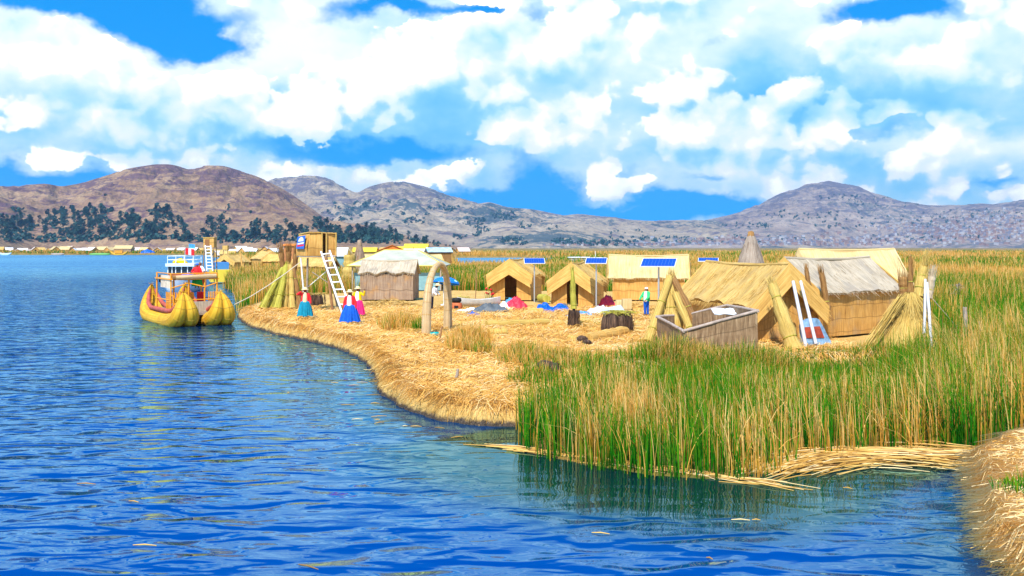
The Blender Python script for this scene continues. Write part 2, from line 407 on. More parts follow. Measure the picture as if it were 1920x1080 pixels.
# materials of the setting
def water_mat():
    m = bpy.data.materials.new('lake_water'); m.use_nodes = True
    t = NT(m.node_tree); nt_ = m.node_tree; nt_.nodes.remove(nt_.nodes['Principled BSDF']); out = nt_.nodes['Material Output']
    pos = t.n('ShaderNodeNewGeometry').outputs['Position']
    px_, py_, pz_ = t.sep(pos)
    big = t.noise(t.v('MULTIPLY', pos, (1, 0.35, 1)), 0.022, 3, 0.5)
    w1 = t.noise(t.v('MULTIPLY', pos, (0.85, 1.5, 1)), 1.05, 0.9, 0.4, 0.7)
    rot = t.n('ShaderNodeMapping'); t.put(rot.inputs[0], pos); rot.inputs['Rotation'].default_value = (0, 0, 0.35); rot.inputs['Scale'].default_value = (0.9, 2.0, 1)
    w2 = t.noise(rot.outputs[0], 2.1, 1.5, 0.45, 0.3)
    w3 = t.noise(t.v('MULTIPLY', pos, (0.5, 1.2, 1)), 0.35, 2, 0.5)
    h = t.m('ADD', t.m('MULTIPLY', w1, 0.25), t.m('ADD', t.m('MULTIPLY', w2, 0.038), t.m('MULTIPLY', w3, 0.22)))
    bn = t.n('ShaderNodeBump'); bn.inputs['Distance'].default_value = 1.0
    calm = t.n('ShaderNodeAttribute', attribute_name='calm').outputs['Fac']
    t.put(bn.inputs['Strength'], t.m('MULTIPLY', t.ss(big, 0.40, 0.62, 0.55, 0.9), t.m('SUBTRACT', 1.0, t.m('MULTIPLY', calm, 0.82)))); t.put(bn.inputs['Height'], h)
    fr = t.n('ShaderNodeFresnel'); fr.inputs['IOR'].default_value = 1.62; t.put(fr.inputs['Normal'], bn.outputs[0])
    gl = t.n('ShaderNodeBsdfGlossy'); gl.inputs['Color'].default_value = (0.46, 0.90, 1.0, 1); t.put(gl.inputs['Normal'], bn.outputs[0])
    t.put(gl.inputs['Roughness'], t.ss(py_, 35, 240, 0.012, 0.30))
    df = t.n('ShaderNodeBsdfDiffuse'); t.put(df.inputs['Color'], t.mix(t.ss(calm, 0.35, 1.0), (0.0, 0.040, 0.22, 1), (0.002, 0.016, 0.022, 1)))  # body colour painted darker in calm water, deepening the reeds' dark reflection
    mx = t.n('ShaderNodeMixShader'); t.put(mx.inputs[0], fr.outputs[0]); nt_.links.new(df.outputs[0], mx.inputs[1]); nt_.links.new(gl.outputs[0], mx.inputs[2]); nt_.links.new(mx.outputs[0], out.inputs[0])
    return m
def ground_mat():
    m = bpy.data.materials.new('straw_ground'); m.use_nodes = True
    t = NT(m.node_tree); b = m.node_tree.nodes['Principled BSDF']; b.inputs['Roughness'].default_value = 0.85; b.inputs['Specular IOR Level'].default_value = 0.15
    pos = t.n('ShaderNodeNewGeometry').outputs['Position']; px_, py_, pz_ = t.sep(pos)
    isl = t.n('ShaderNodeAttribute', attribute_name='island').outputs['Fac']
    n1 = t.noise(pos, 22, 5, 0.7, 1.2); n2 = t.noise(pos, 0.5, 4, 0.6); n3 = t.noise(pos, 4.5, 4, 0.65)
    f = t.m('ADD', t.m('MULTIPLY', n1, 0.50), t.m('ADD', t.m('MULTIPLY', n2, 0.25), t.m('MULTIPLY', n3, 0.25)))
    straw = t.ramp(f, [(0.30, (0.26, 0.135, 0.035)), (0.45, (0.60, 0.35, 0.09)), (0.6, (0.78, 0.51, 0.18))])
    wet_undercut = t.ss(t.m('ADD', pz_, t.m('MULTIPLY', t.m('SUBTRACT', n3, 0.5), 0.25)), 0.04, 0.17)
    straw = t.mix(wet_undercut, t.ramp(n1, [(0.35, (0.025, 0.018, 0.014)), (0.6, (0.12, 0.085, 0.06)), (0.72, (0.34, 0.30, 0.27))]), straw)  # wet, rotten bank foot; the undercut's shade is painted in with it
    # marsh: tall reeds gone gold with greener drifts, streaked across the view by the wind rows
    s1 = t.noise(t.v('MULTIPLY', pos, (0.25, 1.0, 1)), 0.018, 5, 0.6); s2 = t.noise(pos, 0.45, 5, 0.7); s3 = t.noise(pos, 2.2, 4, 0.7)
    g = t.m('ADD', t.m('MULTIPLY', s1, 0.6), t.m('MULTIPLY', s2, 0.4))
    marsh = t.ramp(g, [(0.34, (0.075, 0.12, 0.018)), (0.44, (0.19, 0.16, 0.03)), (0.54, (0.36, 0.21, 0.05)), (0.66, (0.42, 0.25, 0.07))])
    marsh = t.mix(t.ss(s3, 0.35, 0.6, 0.45, 0.0), marsh, (0.06, 0.055, 0.012, 1))
    t.put(b.inputs['Base Color'], t.mix(isl, marsh, straw))
    bn = t.n('ShaderNodeBump'); bn.inputs['Strength'].default_value = 0.9; bn.inputs['Distance'].default_value = 0.06
    t.put(bn.inputs['Height'], n1); t.put(b.inputs['Normal'], bn.outputs[0])
    return m
M_WATER, M_GROUND = water_mat(), ground_mat()

# ground: one sheet from under the lake near the camera to the foot of the hills
Ds = [7.0]
while Ds[-1] < 5200:
    D = Ds[-1]; Ds.append(D + (0.07 if D < 20 else 0.1 if D < 32 else 0.2 if D < 60 else D * 0.006 if D < 600 else D * 0.012))
Ds = np.array(Ds); az = np.radians(np.linspace(-40, 40, 640))
gx = np.tan(az)[None, :] * Ds[:, None]; gy = np.repeat(Ds[:, None], len(az), 1)
gzv, gsi, gsb, gsc = ground_z(gx, gy)
isl = np.clip((gsi + 0.6) / 0.5, 0, 1) 
gnd = nmesh('ground', np.stack([gx, gy, gzv], 2).reshape(-1, 3), quads(len(Ds), len(az)), M_GROUND, True, {'island': isl.ravel()})
tag(gnd, kind='structure')
wxs = np.unique(np.concatenate([np.linspace(-6000, -60, 12), np.linspace(-60, 30, 181), np.linspace(30, 6000, 12)]))
wys = np.unique(np.concatenate([np.linspace(-400, 6, 6), np.linspace(6, 80, 149), np.linspace(80, 6500, 40)]))
wx, wy = np.meshgrid(wxs, wys)
dl = np.maximum(np.maximum(sdist(BED, wx, wy), sdist(ISLAND, wx, wy)), sdist(SPIT, wx, wy) - 1.0)
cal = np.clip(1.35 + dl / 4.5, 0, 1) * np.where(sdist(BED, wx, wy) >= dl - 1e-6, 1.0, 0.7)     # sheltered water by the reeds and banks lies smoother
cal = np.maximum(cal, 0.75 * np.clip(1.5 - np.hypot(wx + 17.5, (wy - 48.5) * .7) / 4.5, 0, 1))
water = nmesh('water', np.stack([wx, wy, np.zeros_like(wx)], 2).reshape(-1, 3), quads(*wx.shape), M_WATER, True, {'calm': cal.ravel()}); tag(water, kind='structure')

# ------------------------------------------------------------------ hills
def hill_mat(name, cols, rock, wood, rs=0.02, woodamt=0.5, band=0.03):
    m = bpy.data.materials.new(name); m.use_nodes = True
    t = NT(m.node_tree); b = m.node_tree.nodes['Principled BSDF']; b.inputs['Roughness'].default_value = 0.95; b.inputs['Specular IOR Level'].default_value = 0.05
    pos = t.n('ShaderNodeNewGeometry').outputs['Position']; nrm = t.n('ShaderNodeNewGeometry').outputs['Normal']
    hh = t.n('ShaderNodeAttribute', attribute_name='hrel').outputs['Fac']
    a1 = t.noise(pos, rs * 0.25, 6, 0.65); a2 = t.noise(pos, rs * 2.0, 6, 0.72); a3 = t.noise(t.v('MULTIPLY', pos, (1, 1, 4.5)), rs * 0.9, 7, 0.7, 0.6)
    f = t.m('ADD', t.m('MULTIPLY', a1, 0.5), t.m('MULTIPLY', a2, 0.5))
    c = t.ramp(f, [(0.36, cols[0]), (0.5, cols[1]), (0.62, cols[2])])
    rk = t.ss(t.m('ADD', a3, t.m('MULTIPLY', hh, 0.16)), 0.555, 0.66)
    c = t.mix(t.m('MULTIPLY', rk, 0.85), c, (*rock, 1))
    gr = t.ss(t.noise(pos, rs * 11, 3, 0.7), 0.50, 0.62)
    c = t.mix(t.m('MULTIPLY', gr, 0.42), c, (*[x * 0.8 for x in rock], 1))
    wf = t.ss(t.m('SUBTRACT', t.m('ADD', t.m('MULTIPLY', t.noise(pos, rs * 0.35, 4, 0.6), 0.55), t.m('MULTIPLY', t.noise(pos, rs * 3.0, 4, 0.75), 0.45)), t.m('MULTIPLY', hh, 0.05)), 0.56 - 0.06 * woodamt, 0.60 - 0.06 * woodamt)
    c = t.mix(t.m('MULTIPLY', wf, min(1.0, woodamt)), c, (*wood, 1))
    t.put(b.inputs['Base Color'], c)
    bn = t.n('ShaderNodeBump'); bn.inputs['Strength'].default_value = 1.0; bn.inputs['Distance'].default_value = 0.32 / rs
    t.put(bn.inputs['Height'], t.m('ADD', t.m('MULTIPLY', a2, 0.5), t.m('MULTIPLY', a3, 0.5))); t.put(b.inputs['Normal'], bn.outputs[0])
    return m
HILLS = {}
def hill(name, sky_pts, D0, D1, m, rough=0.1, px_step=2.0, nt=150, ns=1.0, power=0.85, spur=0.3):
    xs = np.array([p[0] for p in sky_pts], float); ys = np.array([p[1] for p in sky_pts], float)
    pxs = np.arange(xs[0], xs[-1] + 1, px_step); prof_y = np.interp(pxs, xs, ys)
    k = np.ones(9) / 9; prof_y = np.convolve(np.pad(prof_y, 4, 'edge'), k, 'valid')
    tt = np.concatenate([np.linspace(0, 1.0, nt), np.linspace(1.03, 1.9, 20)])
    T, PX = np.meshgrid(tt, pxs, indexing='ij')
    foot = D0 * (1 + 0.10 * np.sin(PX / 170.0 + D0) + 0.05 * np.sin(PX / 61.0))
    D = foot + (D1 - foot) * T; X = (PX - 960) / F * D
    H = np.maximum(EYE + (HOR - prof_y) / F * D1, 0.5)[None, :]
    s = np.where(T <= 1, np.clip(T, 0, 1) ** power, 1 - ((T - 1) / 0.9) ** 1.3)
    sp = fbm(X / (H.max() * 1.5) * ns, D / (H.max() * 4.0) * ns, 4, 0.5, True)     # spurs and gullies running down
    n = fbm(X / (H.max() * 0.35) * ns, D / (H.max() * 0.6) * ns, 5, 0.55)
    env = np.clip(np.sin(np.pi * np.clip(T, 0, 1) ** 1.1), 0, 1)
    Z = H * (s + env * (spur * 0.35 * sp + rough * n)) + H * 0.035 * n * np.clip(T * 1.2, 0, 1)
    lim = H * (0.12 + 0.88 * np.clip(T, 0, 1)) * (D / D1 * 0.999) ** 0.0
    vis = EYE + (HOR - prof_y[None, :] + 2.0) / F * D      # nothing in front of the ridge rises above the sky line
    Z = np.where(T < 1, np.minimum(Z, np.maximum(vis, 0)), Z) - 1.0
    o = nmesh(name, np.stack([X, D, Z], 2).reshape(-1, 3), quads(*T.shape), m, True, {'hrel': (Z / H.max()).ravel()})
    tag(o, kind='structure'); HILLS[name] = (pxs, tt, X, D, Z)
    return o
# (px, py) of the sky line seen from the boat gives each ridge its height
hill('hill', [(-260, 372), (-120, 360), (0, 350), (60, 347), (85, 345), (115, 351), (150, 345), (200, 330), (235, 318), (265, 313), (290, 309), (320, 309), (355, 318), (385, 311), (420, 312), (460, 324),
      (490, 335), (530, 355), (560, 374), (590, 396), (615, 412), (660, 419), (700, 425), (760, 440), (800, 451), (850, 459), (885, 464)], 1150, 2100,
     hill_mat('near_hill_slope', [(0.20, 0.115, 0.065), (0.34, 0.21, 0.115), (0.45, 0.30, 0.165)], (0.125, 0.068, 0.088), (0.03, 0.06, 0.045), 0.02, 0.3), rough=0.13, spur=0.32, power=0.8)
hill('far_hill', [(420, 400), (480, 352), (515, 335), (560, 330), (605, 332), (640, 346), (668, 365), (690, 352), (720, 344), (750, 340), (800, 352), (850, 368), (890, 381), (918, 380), (950, 390), (1000, 394), (1050, 404), (1085, 400),
      (1130, 407), (1180, 411), (1240, 415), (1310, 412), (1380, 416), (1440, 425), (1500, 440), (1560, 458)], 2500, 4200,
     hill_mat('far_hill_slope', [(0.26, 0.195, 0.14), (0.42, 0.325, 0.21), (0.54, 0.43, 0.29)], (0.13, 0.105, 0.13), (0.035, 0.075, 0.085), 0.009, 0.85), rough=0.13, spur=0.45, power=0.95)
hill('town_hill', [(1150, 462), (1230, 436), (1300, 418), (1380, 400), (1420, 385), (1470, 361), (1520, 344), (1560, 340), (1600, 346), (1640, 361), (1700, 379), (1740, 385), (1790, 384), (1820, 382), (1870, 383), (1920, 374), (2050, 366), (2200, 380)],
     2700, 4600, hill_mat('town_hill_slope', [(0.25, 0.185, 0.16), (0.38, 0.29, 0.225), (0.48, 0.38, 0.29)], (0.125, 0.105, 0.13), (0.04, 0.075, 0.085), 0.008, 0.6), rough=0.10, spur=0.25, power=0.95)
def on_hill(name, px, py):
    """the point of a hillside that is seen at px, py"""
    pxs, tt, X, D, Z = HILLS[name]; i = int(np.clip(np.searchsorted(pxs, px), 0, len(pxs) - 1))
    yy = HOR - (Z[:, i] - EYE) / D[:, i] * F; ok = np.where((yy <= py) & (tt <= 1.0))[0]
    if not len(ok): return None
    k = ok[0]; return Vector((X[k, i], D[k, i], Z[k, i]))
# ------------------------------------------------------------------ reeds, grass and loose straw (nobody could count these)
def reed_mat(name, stops):
    m = bpy.data.materials.new(name); m.use_nodes = True
    t = NT(m.node_tree); nt_ = m.node_tree; nt_.nodes.remove(nt_.nodes['Principled BSDF']); out = nt_.nodes['Material Output']
    c = t.ramp(t.n('ShaderNodeAttribute', attribute_name='tint').outputs['Fac'], stops)
    df = t.n('ShaderNodeBsdfDiffuse'); t.put(df.inputs[0], c)
    tr = t.n('ShaderNodeBsdfTranslucent'); t.put(tr.inputs[0], c)
    mx = t.n('ShaderNodeMixShader'); mx.inputs[0].default_value = 0.3
    nt_.links.new(df.outputs[0], mx.inputs[1]); nt_.links.new(tr.outputs[0], mx.inputs[2]); nt_.links.new(mx.outputs[0], out.inputs[0])
    return m
M_REED = reed_mat('reed_stalks', [(0.0, (0.006, 0.075, 0.004)), (0.25, (0.022, 0.20, 0.007)), (0.44, (0.13, 0.32, 0.012)), (0.54, (0.46, 0.21, 0.02)), (0.78, (0.74, 0.39, 0.075)), (1.0, (0.88, 0.58, 0.20))])
M_STRAWB = reed_mat('loose_straw', [(0.0, (0.07, 0.05, 0.035)), (0.25, (0.36, 0.18, 0.045)), (0.55, (0.76, 0.41, 0.09)), (0.8, (0.89, 0.56, 0.17)), (1.0, (0.92, 0.72, 0.38))])
def blades(name, base, h, lean_dir, lean, wd, tint, m, segs=3, tip=0.15, pw=2.0, taper=0.75):
    N = len(base); k = np.linspace(0, 1, segs + 1)
    th = rng.uniform(0, np.pi, N); side = np.stack([np.cos(th), np.sin(th), np.zeros(N)], 1)
    ld = np.stack([np.cos(lean_dir), np.sin(lean_dir), np.zeros(N)], 1)
    V = np.zeros((N, segs + 1, 2, 3), np.float32); Tn = np.zeros((N, segs + 1, 2), np.float32)
    for j, t in enumerate(k):
        c = base + ld * (h * lean * t ** pw)[:, None]; c = c + np.array([0, 0, 1.0]) * (h * t * (1 - 0.35 * np.minimum(lean, 1.2) * t ** pw))[:, None]
        ww = (wd * (1 - taper * t ** 1.5))[:, None] * 0.5
        V[:, j, 0] = c - side * ww; V[:, j, 1] = c + side * ww
        Tn[:, j, :] = np.clip(tint + tip * (t - 0.4), 0, 1)[:, None]
    n2 = (segs + 1) * 2; o = (np.arange(N) * n2)[:, None]
    q = np.array([[2 * j, 2 * j + 1, 2 * j + 3, 2 * j + 2] for j in range(segs)])
    return nmesh(name, V.reshape(-1, 3), (o[:, :, None] + q[None]).reshape(-1, 4), m, False, {'tint': Tn.ravel()})
def sample(x0, x1, y0, y1, n):
    return rng.uniform(x0, x1, n), rng.uniform(y0, y1, n)
def inview(x, y, mgn=1.28): return (np.abs(x) < 0.5333 * y * mgn + 1.5)

# the big reed bed in front
x, y = sample(-0.5, 27, 16, 37, 106000)
k = (sdist(BED, x, y) + 0.35 * pnoise(x * 1.3, y * 1.3) > 0.02) & inview(x, y) & (sdist(SPIT, x, y) < -0.05)
dn = np.clip(0.80 + 0.75 * pnoise(x * 0.8 + 5, y * 0.8), 0.2, 1) * np.clip(1.15 - (y - 19) * 0.025, 0.55, 1.0); k &= rng.uniform(0, 1, len(x)) < dn
x, y = x[k], y[k]; z = np.maximum(ground_z(x, y)[0], -0.1)
right = np.clip((x - 0.36 * y) / 3.0, 0, 1); back = np.clip((y - 22) / 8, 0, 1)
h = (1.24 + 0.55 * right - 0.55 * back * (1 - right) - 0.25 * np.clip((x - 7) / 3, 0, 1) * back * (1 - right)) * rng.uniform(0.62, 1.12, len(x)) * (1 + 0.30 * pnoise(x * 0.6, y * 0.6) + 0.25 * pnoise(x * 1.9 + 7, y * 1.9))
gf = 0.60 + 0.75 * pnoise(x * 0.55 + 3, y * 0.45) + 0.5 * pnoise(x * 2.1, y * 1.7) + 0.6 * back * (1 - right) + 0.04 * right + 0.5 * np.clip(1 - (x - 0.2) / 1.3, 0, 1)
gf += 0.16 * np.clip((18.6 - y) / 1.5, 0, 1)
green = rng.uniform(0, 1, len(x)) < np.clip((gf - 0.5) * 1.5 + 0.42, 0.08, 0.92)
tint = np.where(green, rng.uniform(0.02, 0.42, len(x)), rng.uniform(0.5, 0.98, len(x)))
lean = np.abs(rng.normal(0.11, 0.11, len(x))) + (rng.uniform(0, 1, len(x)) < (0.10 + 0.22 * np.clip((x - 5) / 4, 0, 1))) * rng.uniform(0.2, 0.9, len(x))
tag(blades('reed_bed', np.stack([x, y, z], 1), h, rng.uniform(0, 2 * np.pi, len(x)) * 0.7 + 0.3, lean, rng.uniform(0.013, 0.026, len(x)), tint, M_REED, 4, 0.30),
    'tall green and golden reeds standing in the water in front of the huts', 'reeds', kind='stuff')

# low dry tufts growing out of the straw
TUFTS = [(752, 606, 44.5, 1.0, 1.9, 1.05, 0.85, 1500), (786, 612, 43.0, 0.28, 0.8, 0.85, 0.12, 500), (880, 642, 37.0, 0.85, 2.0, 1.0, 0.93, 1700), (862, 660, 34.5, 0.5, 1.0, 0.8, 0.88, 600), (905, 655, 34.0, 0.45, 1.2, 0.75, 0.68, 600),
         (985, 668, 31.5, 1.0, 2.2, 0.8, 0.68, 1900), (1050, 672, 30.5, 0.9, 1.8, 0.75, 0.68, 1300), (1110, 680, 29, 0.8, 1.6, 0.7, 0.35, 1000), (1000, 705, 26.5, 0.7, 1.2, 0.75, 0.42, 800),
         (1290, 650, 31.0, 1.7, 0.9, 1.25, 0.5, 4200), (1200, 655, 32.0, 1.2, 1.0, 0.6, 0.5, 900), (1400, 655, 30.2, 1.7, 0.9, 1.35, 0.4, 4200), (1919, 960, 14.2, 0.35, 0.5, 0.55, 0.0, 350), (1640, 660, 33.5, 1.6, 0.9, 0.6, 0.5, 900)]
for i, (px, py, D, rx, ry, hh, tn, n) in enumerate(TUFTS):
    a, r = rng.uniform(0, 2 * np.pi, n), np.sqrt(rng.uniform(0, 1, n)); c = (px - 960) / F * D
    x = c + np.cos(a) * r * rx * (1 + .3 * rng.normal(0, 1, n) * .4); y = D + np.sin(a) * r * ry
    z = ground_z(x, y)[0] - 0.03
    tg = np.where(rng.uniform(0, 1, n) < tn, rng.uniform(0.52, 0.95, n), rng.uniform(0.05, 0.45, n))
    o = blades('dry_reed_tuft', np.stack([x, y, z], 1), hh * rng.uniform(0.4, 1.1, n) * (1 - 0.35 * r), rng.uniform(0, 2 * np.pi, n), np.abs(rng.normal(0.2, 0.16, n)), rng.uniform(0.016, 0.03, n), tg, M_REED, 3, 0.2)
    tag(o, 'low dry reed tufts growing out of the straw ground', 'reeds', 'reed tufts on the straw island', kind='stuff')

# marsh reeds behind and beside the island
def marsh_reeds(name, label, x, y, hfun, tfun, wk, segs=2):
    g = ground_z(x, y); k = (g[3] + 1.2 * pnoise(x * 0.3, y * 0.3) > 0.3) & (g[1] < -0.3) & inview(x, y, 1.14) & (g[2] < 0)
    x, y, z = x[k], y[k], g[0][k]; n = len(x)
    tint = np.clip(tfun(x, y, rng.uniform(0, 1, n)), 0, 1)
    o = blades(name, np.stack([x, y, np.maximum(z, -0.05)], 1), hfun(x, y) * rng.uniform(0.6, 1.1, n), rng.uniform(0, 2 * np.pi, n), np.abs(rng.normal(0.12, 0.12, n)), wk * np.maximum(y, 30) / 40 * rng.uniform(0.7, 1.3, n), tint, M_REED, segs, 0.2)
    tag(o, label, 'reeds', kind='stuff')
def t_mix(frac):
    def f(x, y, u):
        g = frac(x, y); v = rng.uniform(0, 1, len(x))
        return np.where(u < g, 0.04 + 0.38 * v, 0.5 + 0.42 * v)
    return f
x, y = sample(12, 62, 30, 105, 75000); k = (x > 17.2) | (y > 46); x, y = x[k], y[k]
marsh_reeds('green_reed_bed', 'tall green reeds growing thick on the right, beyond the straw stacks', x, y, lambda x, y: 1.75 + 0.5 * pnoise(x * .2, y * .2),
            t_mix(lambda x, y: 0.66 + 0.8 * pnoise(x * 0.13, y * 0.10) + .4 * pnoise(x * .7, y * .5) - 0.5 * np.clip((y - 78) / 20, 0, 1) - 0.5 * np.clip((40 - y) / 8, 0, 1)), 0.028)
x, y = sample(-32, -3, 55, 135, 52000)
marsh_reeds('shore_reed_bed', 'olive and rusty reeds along the shore behind the reed boat', x, y, lambda x, y: 1.55 + 0.4 * pnoise(x * .3, y * .3),
            t_mix(lambda x, y: 0.36 + 0.8 * pnoise(x * 0.22, y * 0.12) + .4 * pnoise(x * .8, y * .5) + 0.3 * np.clip((x + 14) / 6, 0, 1)), 0.026)
x, y = sample(-6, 34, 78, 160, 60000)
marsh_reeds('back_reed_bed', 'green reeds behind the row of straw huts', x, y, lambda x, y: 1.6 + 0.5 * pnoise(x * .15, y * .15),
            t_mix(lambda x, y: 0.52 + 0.8 * pnoise(x * 0.09, y * 0.07) + .3 * pnoise(x * .5, y * .4) - 0.4 * np.clip((y - 105) / 40, 0, 1)), 0.026)
u = rng.uniform(0, 1, 110000); y = 105 * (560 / 105) ** u; x = rng.uniform(-0.58, 0.58, len(u)) * y
marsh_reeds('marsh_reeds', 'wide golden reed marsh reaching to the foot of the hills', x, y, lambda x, y: 1.6 + 0.6 * pnoise(x * .06, y * .03),
            t_mix(lambda x, y: 0.30 + 0.9 * pnoise(x * 0.03, y * 0.012)), 0.03)

# loose straw lying on the floating island and hanging over its edge
def straw_strands(name, label, P, n, x0, x1, y0, y1, lm=1.0, tb=0.0, dark=1.0, s0=0.10):
    x, y = sample(x0, x1, y0, y1, n * 6)
    si = sdist(P, x, y) + 0.16 * pnoise(x * 1.1, y * 1.1) + 0.10 * pnoise(x * 3.1, y * 3.1)
    pr = np.clip((24 / y) ** 1.6, 0.05, 1.3) * np.where(si < 0.9, 1.6, 0.75)
    k = np.where((si > s0) & inview(x, y, 1.3) & (rng.uniform(0, 1.9, len(x)) < pr))[0][:n]
    x, y, si = x[k], y[k], si[k]; n = len(x); e = 0.05
    gx_ = (sdist(P, x + e, y) - sdist(P, x - e, y)); gy_ = (sdist(P, x, y + e) - sdist(P, x, y - e))
    out = np.arctan2(-gy_, -gx_); edge = np.clip(1 - si / 0.9, 0, 1)
    flow = 2.6 * pnoise(x * 0.5, y * 0.5) + rng.normal(0, 0.75, n)
    ang = np.where(rng.uniform(0, 1, n) < edge * 1.15, out + rng.normal(0, 0.60, n), flow + np.where(rng.uniform(0, 1, n) < .4, np.pi * .5, 0) + 0.3)
    L = rng.uniform(0.25, 0.75, n) * (1 + 0.35 * edge) * lm * (1 + 0.15 * np.clip((y - 28) / 15, 0, 1)); segs = 4
    wd = rng.uniform(0.012, 0.022, n) * np.clip(y / 26, 0.8, 1.9); ks = np.linspace(0, 1, segs + 1); lift = rng.uniform(0.025, 0.09, n)
    V = np.zeros((n, segs + 1, 2, 3), np.float32); Tn = np.zeros((n, segs + 1, 2), np.float32)
    hang = np.where(rng.uniform(0, 1, n) < 0.72, rng.uniform(0.10, 0.30, n), rng.uniform(-0.12, 0.1, n))
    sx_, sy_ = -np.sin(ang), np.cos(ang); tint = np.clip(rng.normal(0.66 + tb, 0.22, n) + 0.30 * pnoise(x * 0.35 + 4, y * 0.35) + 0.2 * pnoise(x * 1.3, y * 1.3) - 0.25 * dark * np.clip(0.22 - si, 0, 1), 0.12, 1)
    for j, t in enumerate(ks):
        cx = x + np.cos(ang) * L * (t - 0.5); cy = y + np.sin(ang) * L * (t - 0.5)
        cz = np.maximum(ground_z(cx, cy)[0], hang) + lift + 0.10 * np.sin(np.pi * t) * (lift / 0.07)
        ww = wd * (1 - 0.5 * t) * 0.5
        V[:, j, 0] = np.stack([cx - sx_ * ww, cy - sy_ * ww, cz - 0.004], 1); V[:, j, 1] = np.stack([cx + sx_ * ww, cy + sy_ * ww, cz + 0.004], 1)
        Tn[:, j, :] = np.clip(tint - 0.45 * dark * np.clip((0.16 - cz) / 0.12, 0, 1), 0, 1)[:, None]  # strand tint lowered near the waterline: rot plus painted undercut shade
    o = (np.arange(n) * (segs + 1) * 2)[:, None]; q = np.array([[2 * j, 2 * j + 1, 2 * j + 3, 2 * j + 2] for j in range(segs)])
    ob = nmesh(name, V.reshape(-1, 3), (o[:, :, None] + q[None]).reshape(-1, 4), M_STRAWB, False, {'tint': Tn.ravel()})
    tag(ob, label, 'straw', kind='stuff')
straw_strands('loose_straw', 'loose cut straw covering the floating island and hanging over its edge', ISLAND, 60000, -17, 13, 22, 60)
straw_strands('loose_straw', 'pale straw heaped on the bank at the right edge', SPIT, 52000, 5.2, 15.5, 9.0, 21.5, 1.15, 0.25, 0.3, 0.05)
# floating stalks along the front of the reed bed and in the bay
mb = MB()
for i in range(1150):
    t = random.random(); j = random.random()
    if i < 100:
        a, b = (Vector((-0.25, 19.9, 0)), Vector((4.6, 16.75, 0))); p = a.lerp(b, t); d = b - a; off = random.gauss(0, 0.10)
    else:
        a, b = (Vector((4.7, 17.7, 0)), Vector((9.4, 17.5, 0))); p = a.lerp(b, t) + Vector((0, 0.9 * math.sin(t * 3.1) + 0.1, 0)); d = Vector((1, 0.8 * math.cos(t * 3.1) , 0)); off = random.gauss(0.22, 0.34); p.z = random.uniform(0, .22) * t
    d = d.normalized(); d = Matrix.Rotation(random.gauss(0, 0.14), 3, 'Z') @ d
    p = p + Vector((-d.y, d.x, 0)) * off; L = random.uniform(0.5, 2.0)
    mb.tube([p - d * L / 2 + Vector((0, 0, 0.01)), p + Vector((0, 0, random.uniform(0.015, 0.05))), p + d * L / 2 + Vector((0, 0, 0.01))], [0.008, 0.012, 0.006], 5)
for i in range(46):
    q = random.choice(ISLAND[3:17]); p = Vector((q[0] - abs(random.gauss(.3, .9)), q[1] - abs(random.gauss(.2, .7)), 0.012)) if i < 36 else Vector((random.uniform(-8, 7), random.uniform(12, 17), 0.012))
    d = Vector((1, random.gauss(-.2, .5), 0)).normalized() * random.uniform(.05, .22); mb.tube([p - d, p + Vector((0, 0, .012)), p + d], [.006, .011, .006], 5)
M_STALK = mat('dry_stalk', (0.66, 0.42, 0.14), 0.6); t = NT(M_STALK.node_tree)
t.put(M_STALK.node_tree.nodes['Principled BSDF'].inputs['Base Color'], t.ramp(t.n('ShaderNodeNewGeometry').outputs['Random Per Island'], [(0.0, (0.22, 0.11, 0.03)), (0.35, (0.55, 0.29, 0.05)), (0.75, (0.66, 0.40, 0.10)), (1.0, (0.78, 0.60, 0.30))]))
tag(mb.build('floating_stalks', M_STALK), 'dry stalks floating along the foot of the reed bed', 'stalks', kind='stuff')
# ------------------------------------------------------------------ materials of the things
M_WALL = strand_mat('reed_mat_wall', [(0.33, 0.155, 0.035), (0.58, 0.30, 0.07), (0.72, 0.43, 0.13)], 55, 1.6, bands=0.55, stain=((0.36, 0.27, 0.17), 0.35))
M_WALL2 = strand_mat('reed_mat_wall_fine', [(0.42, 0.20, 0.045), (0.60, 0.32, 0.075), (0.72, 0.43, 0.13)], 40, 1.2, bands=0.9)
M_THATCH = strand_mat('yellow_thatch', [(0.36, 0.20, 0.045), (0.60, 0.38, 0.10), (0.72, 0.50, 0.19)], 40, 0.9, stain=((0.40, 0.25, 0.09), 0.5), bump=0.9)
M_DIAG = strand_mat('gable_matting', [(0.40, 0.21, 0.045), (0.64, 0.37, 0.09), (0.76, 0.50, 0.16)], 34, 0.9)
M_PALE = strand_mat('pale_thatch', [(0.47, 0.33, 0.13), (0.58, 0.43, 0.19), (0.66, 0.52, 0.27)], 30, 0.8, bump=0.35)
M_GREYROOF = strand_mat('weathered_grey_thatch', [(0.31, 0.235, 0.15), (0.51, 0.41, 0.28), (0.64, 0.535, 0.385)], 45, 1.0, stain=((0.30, 0.25, 0.20), 0.5), bump=0.9)
M_GREYWALL = strand_mat('weathered_brown_matting', [(0.17, 0.105, 0.065), (0.31, 0.21, 0.14), (0.43, 0.32, 0.22)], 42, 1.0, bands=1.1, stain=((0.48, 0.25, 0.08), 0.55))
M_PEN = strand_mat('grey_pen_matting', [(0.10, 0.055, 0.026), (0.24, 0.145, 0.072), (0.42, 0.285, 0.16)], 34, 1.5, bands=0.5)
M_BUNDLE = strand_mat('bundled_reeds', [(0.30, 0.17, 0.03), (0.56, 0.38, 0.09), (0.72, 0.53, 0.18)], 70, 0.8)
M_GREENB = strand_mat('fresh_cut_reeds', [(0.20, 0.20, 0.02), (0.44, 0.40, 0.05), (0.66, 0.55, 0.13)], 70, 0.8)
